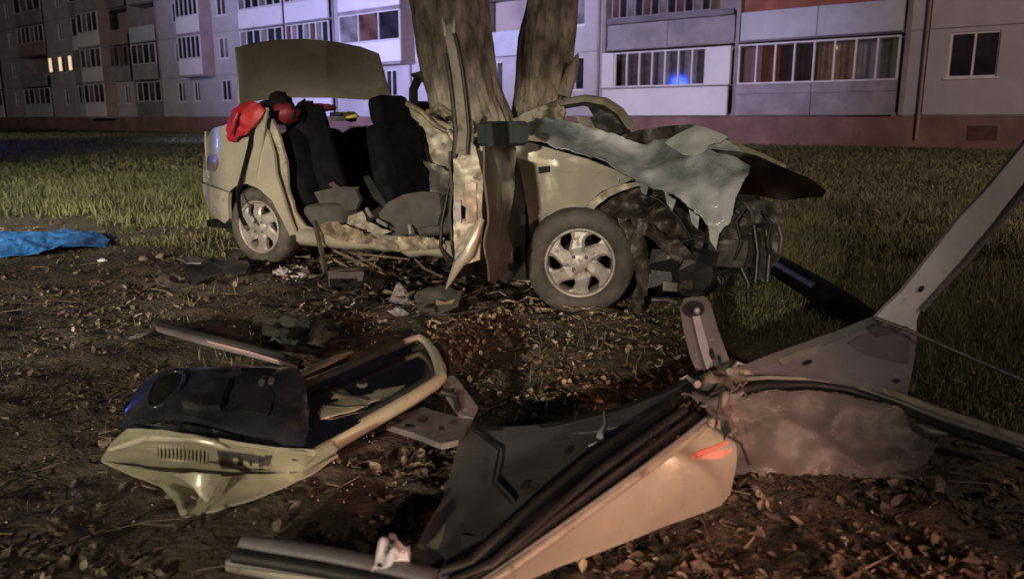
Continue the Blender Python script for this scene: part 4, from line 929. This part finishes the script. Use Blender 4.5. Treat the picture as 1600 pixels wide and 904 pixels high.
# ------------------------------------------------------------------ cut-off roof lying upside down
roof = wthing('cut_off_roof', 'gold car roof cut off and lying upside down, dark headliner up and grey pillars sticking out', 'car roof', 900, 780)
GP0 = plane3(G(1132,655,.25), G(1137,785,.02), G(760,902,.05))
def GP(px, py):
    p = GP0(px, py); t = max(0, min(1, (p.z-.02)/.22)); 
    ux, uy = 85/117, 80/117; dx, dy = px-1030, py-700; al = dx*ux+dy*uy; ac = dx*uy-dy*ux      # the crease that crosses the corner
    dent = .022*math.exp(-(ac/16)**2)*max(0, min(1, (al+40)/60))-.016*math.exp(-((ac-34)/26)**2)
    return p+Vector((.25,-.5,.5))*(.05*math.sin(math.pi*t)+dent+.006*math.sin(px*.021+py*.03))
HP0 = plane3(G(1070,625,.235), G(735,650,.08), G(650,878,.07))
def HP(px, py):
    u = (px-640)/450; return HP0(px, py)+Vector((0, 0, -.03*math.sin(math.pi*max(0, min(1, u)))))
rs = wsheet(roof, 'roof_skin', gold, [(1107,651),(1125,655),(1134,664),(1137,700),(1138,772),(1122,791),(1060,814),(1000,838),(930,866),(872,887),(820,908),(740,945),(690,960),(700,945),(790,889),(880,822),(990,741)], GP, 10, .008, .006, 4, 60)
wsheet(roof, 'red_scrape', scrape_m, [(1068,720),(1080,711),(1104,702),(1127,694),(1130,697),(1112,706),(1090,714),(1074,722)], off_to_cam(GP, .008), 5, .002)
wsheet(roof, 'red_scrape', mat('faint_scrape', (.62,.27,.20), .5, .2, .2, 20, .05, 40), [(1062,728),(1080,719),(1112,708),(1133,708),(1134,735),(1120,738),(1122,722),(1095,722)], off_to_cam(GP, .006), 5, .002)
wsheet(roof, 'headliner', head_m, [(733,648),(745,655),(765,658),(800,656),(880,645),(960,628),(1035,606),(1085,585),(1100,600),(1062,630),(1040,648),(914,730),(760,868),(735,890),(700,893),(655,884),(638,872),(655,845),(690,775),(715,690)], HP, 10, .02, .008, 4, 61)
wsheet(roof, 'headliner_rim', black_rub, [(733,646),(745,652),(765,655),(800,653),(880,642),(960,625),(1035,603),(1082,582),(1086,588),(1036,610),(960,632),(880,649),(800,660),(765,662),(742,660)], off_to_cam(HP, .012), 7, .02, .003, 5, 62)
wsheet(roof, 'lining_edge', dim_pillar_m, [(830,653),(900,642),(980,628),(1060,602),(1080,606),(1030,640),(985,650),(930,660),(860,662)], off_to_cam(HP, .006), 8, .004, .004, 5, 63)
wsheet(roof, 'pale_patch', gold_in, [(652,852),(662,834),(680,818),(696,812),(692,835),(684,850),(668,857)], off_to_cam(HP, .008), 6, .004)  # thin paler sheets laid over the headliner
wsheet(roof, 'pale_patch', dim_pillar_m, [(720,824),(745,826),(775,818),(812,798),(868,762),(850,784),(805,822),(755,850),(722,856)], off_to_cam(HP, .008), 6, .004)
def rail(q, r, m, nm, z0, z1, n=8, dz=0): 
    xs = [a for a, b in q]; pts = [G(a, b, z0+(z1-z0)*(a-xs[0])/(xs[-1]-xs[0])+dz) for a, b in q]
    return MB().tube(pts, r, n).build(nm, m, roof)
rail([(690,893),(734,880),(820,803),(914,724),(1000,664),(1045,634),(1072,612)], [.012,.016,.016,.016,.016,.015,.012], black_rub, 'door_seal', .08, .25)
rail([(700,912),(769,882),(850,812),(938,736),(1020,676),(1070,640)], [.014,.015,.015,.015,.014,.012], black_rub, 'door_seal', .075, .255)
rail([(705,930),(800,868),(870,812),(950,752),(1030,692),(1088,648)], [.014]*5+[.01], mat('seal_channel', (.05,.035,.035), .5, 0, .3, 6, .1, 30), 'seal_channel', .07, .25)
rail([(705,938),(780,889),(870,826),(985,744),(1060,688),(1108,650)], [.006]*6, rim_m, 'drip_moulding', .075, .262)
rail([(700,946),(790,893),(880,828),(992,746),(1070,690),(1112,655)], [.012]*6, gold_worn, 'drip_moulding', .065, .25)
# pillar stubs on the left
wsheet(roof, 'pillar_stub', dim_pillar_m, [(603,662),(630,646),(660,634),(700,647),(738,655),(716,688),(690,692),(650,676)], lambda a, b: G(a, b, .075), 8, .02, .006, 5, 64)
wsheet(roof, 'pillar_stub', dim_pillar_m, [(690,600),(697,586),(708,584),(722,602),(748,636),(740,652),(722,648),(708,628)], plane3(G(690,590,.16), G(748,636,.09), G(722,650,.085)), 7, .02, .004, 5, 65)
MB().tube([G(690,612,.14), G(712,618,.13), G(716,640,.1)], .012, 7).build('pillar_seal', black_rub, roof)
# front pillar at the lower left, with bright edge
fp = [G(380,846,.09), G(440,855,.09), G(520,868,.085), G(600,884,.08), (G(680,902,.075))]
MB().tube(fp, [.022,.026,.026,.026,.026], 8, flat=.7, up=(0,0,1)).build('front_pillar', dim_pillar_m, roof)
MB().tube([p+Vector((-.01,-.035,-.015)) for p in fp], .016, 8).build('pillar_seal', black_rub, roof)
MB().tube([G(356,878,.05), G(390,880,.055), G(450,888,.055), G(540,899,.055), G(620,912,.05)], [.010,.013,.012,.012,.012], 8).build('bright_edge', rim_m, roof)
MB().tube([G(356,884,.035), G(390,888,.035), G(450,897,.035), G(540,910,.035)], [.012,.016,.018,.018], 8).build('front_pillar', gold_worn, roof)
# middle pillar standing up
Y0 = G(1112,588,.25).y
mp = lambda a, b: Yd(a, b, Y0+.06+(588-b)*.0016-.0006*(a-1090))
wsheet(roof, 'middle_pillar', dim_pillar_m, [(1062,480),(1070,466),(1100,463),(1110,474),(1122,515),(1143,572),(1136,592),(1090,584),(1078,555),(1068,515)], mp, 7, .025, .006, 5, 66)
wsheet(roof, 'pillar_rib', mat('pale_rib', (.36,.35,.35), .5, .2, .15, 6, .05, 40), [(1082,494),(1093,492),(1104,530),(1114,570),(1104,576),(1094,545)], off_to_cam(mp, .012), 6, .01, .002, 5, 67)
wsheet(roof, 'belt_anchor', black_pl, el(1084,482,17,12,0,16), off_to_cam(mp, .014), 5, .012, .003, 6, 68)
MB().blob(off_to_cam(mp, .03)(1089,485), (.012,.008,.012), nu=10, nv=8, amp=.1).build('anchor_bolt', rim_m, roof)
# torn joint
wsheet(roof, 'torn_joint', gold_worn, [(1060,606),(1100,580),(1135,566),(1152,574),(1168,590),(1150,604),(1144,622),(1128,634),(1110,625),(1085,622)], lambda a, b: G(a, b, .265), 5, .006, .035, 12, 69)
wsheet(roof, 'torn_joint', film, [(1100,618),(1128,604),(1146,612),(1150,650),(1158,690),(1150,742),(1140,740),(1138,690),(1128,668),(1108,640)], plane3(G(1100,618,.27), G(1150,612,.27), G(1150,740,.03)), 5, .003, .03, 12, 70)
wsheet(roof, 'torn_joint', rim_m, [(1064,618),(1092,612),(1122,616),(1136,640),(1142,676),(1132,684),(1124,656),(1106,632),(1086,624)], lambda a, b: G(a, b, .275), 5, .003, .02, 14, 71)
# right-hand rails, screen frame and pillar
for q, r, m, nm, dz in (([(1140,584),(1200,580),(1270,584),(1330,594),(1400,618),(1470,645),(1540,668),(1610,692)], .016, gold_worn, 'roof_rail', 0), ([(1140,574),(1200,571),(1270,575),(1330,584),(1400,606)], .010, gold, 'roof_rail', .01),
                        ([(1145,593),(1200,589),(1270,592),(1330,602),(1400,627),(1470,654),(1540,676),(1610,700)], .008, rim_m, 'drip_moulding', 0), ([(1130,612),(1200,602),(1270,601),(1330,609),(1400,634),(1470,664),(1540,690),(1610,716)], .013, black_rub, 'door_seal', -.01)):
    xs = [a for a, b in q]; MB().tube([G(a, b, .25-.12*(a-1140)/470+dz) for a, b in q], r, 8).build(nm, m, roof)
Yb = G(1150,580,.26).y
def SF(px, py): return Yd(px, py, Yb+.02+(px-1150)*.0002-(py-580)*.0022 if py > 490 else Yb+.02+(px-1150)*.0002+.198-(490-py)*.0016)
sf = wsheet(roof, 'screen_frame', mauve_m, [(1142,582),(1180,566),(1230,548),(1290,527),(1345,507),(1378,488),(1432,486),(1434,520),(1428,570),(1418,618),(1370,612),(1300,592),(1230,580)], SF, 9, .02, .006, 4, 72)
wsheet(roof, 'frame_strip', dim_pillar_m, [(1150,575),(1230,544),(1300,519),(1368,492),(1376,500),(1320,526),(1250,553),(1180,576)], off_to_cam(SF, .012), 8, .012, .004, 5, 73)
wsheet(roof, 'frame_pad', mat('dark_mauve', (.095,.075,.088), .6, 0, .15, 5, .05, 60), [(1326,536),(1345,524),(1380,516),(1424,522),(1420,567),(1390,562),(1350,552)], off_to_cam(SF, .010), 8, .006, .003, 5, 74)
wsheet(roof, 'frame_gusset', rim_m, [(1216,562),(1250,548),(1282,540),(1276,550),(1240,562),(1222,570)], off_to_cam(SF, .014), 6, .006, .006, 9, 75)
wsheet(roof, 'frame_gusset', grey_met, [(1355,512),(1395,500),(1420,512),(1395,520),(1370,526)], off_to_cam(SF, .016), 6, .006, .006, 9, 76)
def PB(px, py): return Yd(px, py, Yb+.20-(495-py)*.0010)
wsheet(roof, 'screen_pillar', lit_beam_m, [(1366,498),(1385,478),(1410,455),(1450,404),(1500,340),(1540,298),(1600,226),(1640,180),(1676,196),(1610,282),(1560,346),(1512,402),(1462,452),(1440,480),(1432,500),(1432,520),(1400,515)], PB, 10, .014, .004, 4, 77)
MB().tube([off_to_cam(PB, .012)(x, y) for x, y in ((1440,484),(1466,456),(1512,406),(1560,350),(1612,284),(1672,202))], .010, 8).build('pillar_seal', mauve_m, roof)
MB().tube([Yd(1368,497,Yb+.18), Yd(1420,516,Yb+.15), Yd(1540,569,Yb+.05), Yd(1640,612,Yb)], .007, 7).build('gutter_rod', grey_met, roof)
wsheet(roof, 'clear_film', film, [(1140,622),(1200,610),(1300,612),(1400,640),(1475,672),(1452,722),(1380,746),(1300,738),(1240,744),(1180,736),(1146,742),(1150,690)], plane3(G(1140,615,.22), G(1145,742,.025), G(1450,722,.04)), 6, .004, .035, 5, 78, jag=2)
# screen corner behind the rail, right edge
MB().tube([G(1440,672,.10), G(1490,672,.11), G(1545,688,.10), G(1620,716,.08)], [.02,.028,.026,.02], 8, flat=.6, up=(0,0,1)).build('roof_rail', rim_m, roof)

for f, m, pts in ((mp, black_pl, ((1112,552,4,9,-.2), (1124,560,3,6,-.2))), (PB, black_pl, ((1440,452,3,6,.7),)), (SF, black_pl, ((1262,566,8,3,-.4), (1402,594,5,3,0)))):
    for x, y, a, b, ro in pts:
        wsheet(roof, 'clip_hole', m, el(x, y, a, b, ro, 12), off_to_cam(f, .014), 4, .004)
for x, y, a, b in ((640,664,8,3), (690,668,5,3), (716,612,3,4)):
    wsheet(roof, 'clip_hole', black_pl, el(x, y, a, b, .1, 12), lambda p, q: G(p, q, .098 if p < 700 else .145), 4, .004)
wsheet(roof, 'lamp_recess', carpet, [(905,700),(935,690),(950,704),(918,716)], off_to_cam(HP, .008), 6, .004)
wsheet(roof, 'handle_mount', black_pl, el(820,742,9,5,-.6,12), off_to_cam(HP, .010), 5, .006)
wsheet(roof, 'handle_mount', black_pl, el(888,688,8,4,-.6,12), off_to_cam(HP, .010), 5, .006)
for q, m in (([(1120,600),(1085,640),(1060,690),(1010,716),(985,700)], black_rub), ([(1128,612),(1118,668),(1146,700),(1160,732)], black_rub), ([(735,660),(780,690),(770,740),(800,770)], black_rub)):
    MB().tube([off_to_cam(HP if x < 1125 else GP, .03)(x, y) for x, y in q], .004, 6).build('wire', m, roof)
for q in ([(1090,600),(1074,588),(1062,592)], [(1140,580),(1150,566),(1166,570)], [(1146,620),(1162,612),(1170,622)]):
    MB().tube([G(x, y, .28) for x, y in q], [.012, .008, .002], 6).build('torn_strip', rim_m, roof)

# ------------------------------------------------------------------ loose things
t = wthing('crumpled_film', 'crumpled pale transparent film beside the lower end of the cut off roof', 'film', 610, 880)
wsheet(t, 'film', cracked('bright_film', (.50,.45,.45), (.75,.70,.70), 60, (.55, 1)), [(580,888),(590,868),(600,852),(618,846),(640,850),(644,866),(634,880),(612,892)], lambda a, b: G(a, b, .10), 4, .002, .06, 16, 80)
wsheet(t, 'film', cracked('bright_film2', (.40,.36,.36), (.7,.66,.66), 60, (.5, 1)), [(592,850),(606,832),(622,838),(636,846),(612,856)], lambda a, b: G(a, b, .06), 4, .002, .04, 16, 81)
t = wthing('crumpled_tape', 'small crumpled twist of clear film lying on the dark headliner', 'film', 942, 668)
MB().tube([off_to_cam(HP, .012)(x, y) for x, y in ((944,632),(946,650),(938,668),(944,674))], [.003,.005,.012,.004], 6).build('twist', white_m, t)
MB().tube([off_to_cam(HP, .012)(x, y) for x, y in ((920,682),(934,676),(946,675))], [.002,.003,.006], 6).build('twist', white_m, t)
t = wthing('undertray', 'bent black plastic panel lying flat on the soil by the rear wheel', 'plastic panel', 335, 430)
wsheet(t, 'panel', black_pl, [(284,404),(300,401),(330,404),(386,404),(390,414),(384,424),(350,428),(315,436),(298,440),(288,424)], lambda a, b: G(a, b, .10-.0025*max(0, b-415)), 5, .012, .03, 6, 82)
wsheet(t, 'panel_sheen', mauve_m, [(276,403),(300,400),(322,404),(314,412),(292,410)], lambda a, b: G(a, b, .135), 4, .008, .02, 9, 83)  # mauve piece painting the purple sheen on the panel's top
t = wthing('torn_card', 'torn grey brown card beside the black panel left of the rear wheel', 'card', 262, 436)
wsheet(t, 'card', card_m, [(238,432),(262,424),(288,432),(290,440),(262,447),(248,442)], lambda a, b: G(a, b, .035), 4, .006, .03, 9, 84)
grey_paper = mat('soiled_paper', (.36, .33, .34), .8, 0, .35, 14, .3, 40, dirt=(.12,.10,.08), dirt_amt=.8)
t = wthing('crumpled_paper', 'crumpled white paper on the soil beside the rear tyre', 'paper', 456, 430)
MB().blob(G(440,428,.035), (.05,.045,.036), 3, .9, 3, 30, 20).build('wad', grey_paper, t)
MB().blob(G(468,427,.04), (.05,.05,.042), 5, .9, 3, 30, 20).build('wad', grey_paper, t)
t = wthing('plastic_box', 'black plastic box lying on its side under the gold sill', 'box', 538, 455)
a, b = G(512,460,0), G(566,460,0)
MB().box((a.x, a.y, .005), (b.x, a.y+.16, .14), Matrix.Rotation(.15, 3, 'Z')).build('case', black_pl, t)
MB().box((a.x+.02, a.y-.012, .03), (b.x-.03, a.y+.01, .10), Matrix.Rotation(.15, 3, 'Z')).build('lid', carpet, t)
MB().tube([G(512,425,.14), G(540,421,.15), G(575,420,.13), G(590,424,.1)], .008, 6).build('handle', grey_met, t)
t = wthing('pointed_fragment', 'pointed purple grey body fragment standing up in the debris before the car', 'fragment', 622, 485)
q = G(622,488,0)
wsheet(t, 'fragment', mat('purple_grey_plastic', (.055,.047,.062), .5, 0, .3, 8, .1, 40), [(600,482),(610,465),(620,442),(624,440),(632,452),(640,478),(640,492),(618,494)], lambda a, b: Yd(a, b, q.y+.0008*(490-b)), 4, .03, .012, 12, 85)
wsheet(t, 'fragment_edge', black_pl, [(628,444),(640,460),(650,482),(648,494),(638,490),(634,466)], lambda a, b: Yd(a, b, q.y+.02), 4, .03, .012, 12, 86)
t = wthing('dark_green_panel', 'dark green grey plastic panel lying in the debris behind the black cable', 'plastic panel', 680, 485)
wsheet(t, 'panel', rag_m, [(646,460),(670,448),(700,446),(722,456),(716,480),(690,490),(655,490)], lambda a, b: G(a, b, .03+.003*(490-b)), 5, .01, .02, 8, 87)
t = wthing('black_cable', 'long black cable lying on the leaves in front of the open door', 'cable', 720, 488)
MB().tube([G(x, y, .012+z) for x, y, z in ((630,478,.06),(645,490,.0),(680,492,.0),(715,490,.0),(750,484,.01),(785,472,.01),(812,456,.04),(822,446,.06))], .013, 8).build('cable', black_rub, t)
MB().tube([G(x, y, .012) for x, y in ((640,492),(655,500),(662,512),(672,520))], .010, 8).build('cable_end', black_rub, t)
t = wthing('dark_rag', 'dark grey green rag lying on the soil behind the purple strip', 'rag', 440, 528)
wsheet(t, 'rag', rag_m, [(403,528),(418,510),(440,500),(470,498),(484,508),(490,528),(462,534),(430,532)], lambda a, b: G(a, b, .03+.03*math.sin((a-403)/87*3.1)), 5, .01, .05, 8, 88)
t = wthing('brown_rag', 'brown crumpled rag beside the dark rag on the soil', 'rag', 500, 530)
wsheet(t, 'rag', brown_pl, [(480,530),(488,510),(500,498),(514,508),(530,526),(510,534)], lambda a, b: G(a, b, .04), 5, .01, .05, 9, 89)
for i, (x, y, s, m, lb) in enumerate([(560,468,.05,black_pl,'black shard on the leaves just right of the black plastic box'), (585,462,.055,brown_pl,'brown shard beside the left foot of the pointed purple fragment'),
        (548,488,.04,grey_met,'small grey metal shard lying alone in front of the black plastic box'), (664,436,.06,trimblk,'dark grey shard lying between the pointed fragment and the sill'),
        (702,430,.05,black_pl,'black shard lying under the torn lower tip of the open door'), (742,442,.06,grey_met,'grey metal shard on the leaves behind the black cable'),
        (765,458,.05,brown_pl,'brown shard touching the black cable near its right end'), (590,496,.05,black_pl,'black shard lying in front of the pointed purple fragment'),
        (520,502,.045,brown_pl,'brown shard lying beside the brown rag'), (690,514,.04,grey_met,'small grey shard lying in front of the black cable')]):
    t = wthing('plastic_shard' if m is not grey_met else 'metal_shard', lb, 'shard', x, y, group='shards in the debris below the car side')
    p = G(x, y, 0); k = random.uniform(0, 3)
    pl = [(-s*1.3,-s*.5),(-s*.2,-s*.9),(s*1.2,-s*.4),(s*.9,s*.5),(-s*.1,s*.9),(-s,s*.4)]
    MB().sheet(pl, lambda a, b: p+Vector((a*math.cos(k)-b*math.sin(k), a*math.sin(k)+b*math.cos(k), .03+.5*abs(a)+.02*math.sin(i))), s*.35, .008, .02, 14, 90+i).build('shard', m, t)
t = wthing('wiring_loom', 'tangle of black wires and thin torn metal strips under the cut door opening', 'wires', 660, 460)
_r = random.Random(5)
for k in range(70):
    x, y = _r.uniform(470, 1000) if k > 40 else _r.uniform(500, 800), _r.uniform(412, 478)
    if x > 815: y = _r.uniform(478, 500)
    q = []; a = _r.uniform(-.6, .6); 
    for i in range(6):
        q.append(G(x, y, .02+.07*abs(math.sin(i*1.1+k))*_r.random())); x += 17*math.cos(a)*(1 if k % 2 else -1); y += 9*math.sin(a)+_r.uniform(-6, 6); a += _r.uniform(-.7, .7)
    MB().tube(q, _r.uniform(.003, .008), 6).build('wire' if k % 3 else 'metal_strip', [rust_met, black_rub, black_pl][k % 3], t)
n = 520; u = np.array([[_r.gauss(640, 95), _r.uniform(402, 498)] for _ in range(n)]); Pg = [G(a, b, 0) for a, b in u]
Vs, Fs, Cs = [], [], []
for i, p in enumerate(Pg):
    a = _r.uniform(0, 6.28); L1, L2 = _r.uniform(.012, .06), _r.uniform(.006, .03); up = _r.uniform(.0, .09)*_r.random()
    for k, (e, f_) in enumerate(((-1, -1), (1, -.8), (1.1, 1), (-.9, .9), (0, 0))):
        Vs.append((p.x+math.cos(a)*L1*e-math.sin(a)*L2*f_, p.y+math.sin(a)*L1*e+math.cos(a)*L2*f_, .015+up+_r.uniform(0, .035)))
    b = i*5; Fs += [(b, b+1, b+4), (b+1, b+2, b+4), (b+2, b+3, b+4), (b+3, b, b+4)]
    Cs += [_r.choice([(.012, .012, .013), (.03, .024, .018), (.05, .045, .04), (.16, .13, .09), (.012, .012, .013)])]*5
pile = bpy.data.objects.new('scrap_pile', npmesh('scrap_pile', np.array(Vs), np.array(Fs), np.array(Cs), False)); C.objects.link(pile); pile['kind'] = 'stuff'
tag(pile, 'dark crumbs and splinters of plastic and metal heaped under the cut door opening', 'scraps'); pile.data.materials.append(attr_mat('scrap', .45))
t = wthing('foam_block', 'dark torn foam block lying between the black box and the pointed fragment', 'foam', 584, 448)
MB().blob(G(584,446,.05), (.11,.09,.06), 61, .5, 3).build('foam', carpet, t)
t = wthing('carpet_piece', 'black torn floor carpet hanging on the soil below the open door', 'carpet', 690, 452)
wsheet(t, 'carpet', carpet, [(628,420),(660,412),(706,420),(745,428),(760,446),(730,456),(690,450),(650,452)], lambda a, b: G(a, b, .05+.03*math.sin(a*.06)), 5, .01, .05, 8, 130)
t = wthing('black_bar', 'long black bar lying on the grass in front of the crushed nose', 'bumper', 1290, 470)  # thick black tube laid along the grass ahead of the nose
pts = [G(1195,405,.06), G(1230,425,.06), G(1280,455,.06), G(1330,485,.055), G(1372,512,.05)]
MB().tube(pts, [.07,.085,.085,.08,.06], 8, flat=.9, up=(0,0,1)).build('bar_tube', carpet, t)
MB().tube([p+Vector((-.05,-.06,.03)) for p in pts[:3]], .03, 8).build('bracket', black_pl, t)
t = wthing('blue_sheet', 'crumpled bright blue plastic sheet spread on the soil at the left edge', 'plastic sheet', 80, 395)
def bs(px, py):
    p = G(px, py, 0); e = max(0, min(1, (172-px)/40))*max(0, min(1, (py-360)/12))*max(0, min(1, (408-py)/10)); return p+Vector((0, 0, .012+.035*e+.03*e*nz((p.x*2, p.y*2, 0), 2, 3)))
wsheet(t, 'sheet', blue_sheet, [(-90,370),(0,366),(60,368),(110,362),(150,366),(172,376),(166,388),(120,394),(60,402),(0,406),(-90,410)], bs, 4, .004, .017, 6, 110)
for i, (x, y, lb) in enumerate(((160,408,'white scrap of litter on the soil just below the blue sheet'),(224,404,'brown scrap of litter on the soil right of the white scrap'),(250,400,'brown scrap of litter on the soil just behind the torn card'))):
    t = wthing('litter_scrap', lb, 'litter', x, y, group='scraps of litter on the soil')
    MB().blob(G(x, y, .012), (.035,.025,.02), 20+i, .5, 3, 12, 8).build('scrap', white_m if i == 0 else card_m, t)
# things hung on and lying in the car
def cth(name, label, cat, px, py, t): 
    p = CM @ L(px, py, t); return thing(name, label, cat, loc=p)
W = lambda px, py, t: CM @ L(px, py, t)
t = cth('red_jacket', 'bright red padded jacket hung over the cut rear corner of the gold car', 'jacket', 385, 195, .0)
def redm(px, py):
    p = L(px, py, -.02); u = (px-355)/58; v = (py-158)/64; k = max(0, math.sin(math.pi*max(0, min(1, u))))*max(0, math.sin(math.pi*max(0, min(1, v)))); p.y -= .06*k**.6; return CM @ p
wsheet(t, 'body', red_m, [(383,161),(396,158),(408,162),(414,172),(410,185),(402,198),(393,210),(376,214),(368,222),(357,220),(355,208),(360,190),(370,172)], redm, 3.5, .05, .012, 16, 111)
MB().tube([W(372,176,-.10), W(366,192,-.12), W(360,212,-.10)], [.012,.02,.008], 7).build('fold', red_m, t)
t = cth('black_bag', 'black holdall with a dark red front standing on the parcel shelf beside the red jacket', 'bag', 438, 185, .25)
MB().blob(W(437,160,.30), (.085,.10,.075), 31, .25, 3).build('top', blk_cloth, t)
MB().blob(W(444,178,.22), (.11,.09,.075), 33, .25, 3).build('front', dred_m, t)
MB().blob(W(418,168,.2), (.07,.06,.05), 35, .25, 3).build('end', blk_cloth, t)
MB().tube([W(455,160,.2), W(462,172,.18), W(458,188,.18)], .012, 7).build('strap', blk_cloth, t)
t = cth('dark_coat', 'dark coat draped over the rear seat back', 'coat', 478, 190, .4)
MB().blob(W(478,195,.42), (.10,.12,.17), 41, .22, 2.5).build('coat', blk_cloth, t)
MB().blob(W(500,168,.6), (.12,.08,.03), 43, .3, 3).build('lining', dred_m, t)
t = cth('yellow_pack', 'small yellow packet on the shelf behind the rear seat', 'packet', 548, 182, 1.0)
MB().blob(W(548,182,1.0), (.06,.05,.04), 45, .35, 3, 14, 10).build('packet', yellow_m, t)
t = cth('white_carton', 'small white carton on the shelf beside the yellow packet', 'carton', 527, 186, 1.0)
p = W(527,186,1.0); MB().box(p-Vector((.05,.04,.018)), p+Vector((.05,.04,.018)), Matrix.Rotation(.4, 3, 'Z')).build('carton', white_m, t)
MB().box(p-Vector((.055,.02,-.02)), p+Vector((.07,.05,.055)), Matrix.Rotation(.4, 3, 'Z')).build('lid', black_pl, t)
# van by the far end of the building
vp = Vector((-38.6, 58, 0)); vm = Matrix.Translation(vp) @ Matrix.Rotation(math.atan2(BD.y, BD.x), 4, 'Z')
van = thing('parked_van', 'dark van parked by the far end of the building at the left edge', 'van', mx=vm)
def vb(mb, n, m, par=None): return mb.build(n, m, par or van, world=False)
van_m = mat('dark_van_paint', (.015,.015,.02), .3, .3, .2, 2, 0, coat=.5)
prof = [(-2.3,.45),(-2.35,1.1),(-2.25,2.1),(-2.0,2.35),(1.0,2.4),(1.4,2.3),(2.0,1.35),(2.6,1.1),(2.7,.8),(2.65,.45)]
mb = MB(); n = len(prof); vs = [(x, y*(.95 if z < 1.3 else .86), z) for y in (-1, 1) for x, z in prof]
mb.add(vs, [tuple(range(n-1, -1, -1)), tuple(range(n, 2*n))]+[(i, (i+1) % n, n+(i+1) % n, n+i) for i in range(n)]); vb(mb, 'body', van_m)
for s in (-1, 1):
    for x in (-1.5, 1.8): vb(MB().lathe([(0,0),(.2,-.02),(.34,0),(.36,.05),(.36,.2),(0,.22)], (x, s*.78 if s > 0 else -.98, .36), (0, 1, 0), 20), 'wheel', black_rub)
    vb(MB().box((-.2, s*.885-.02, 1.45), (1.2, s*.885+.02, 2.1)), 'window', dark_glass)
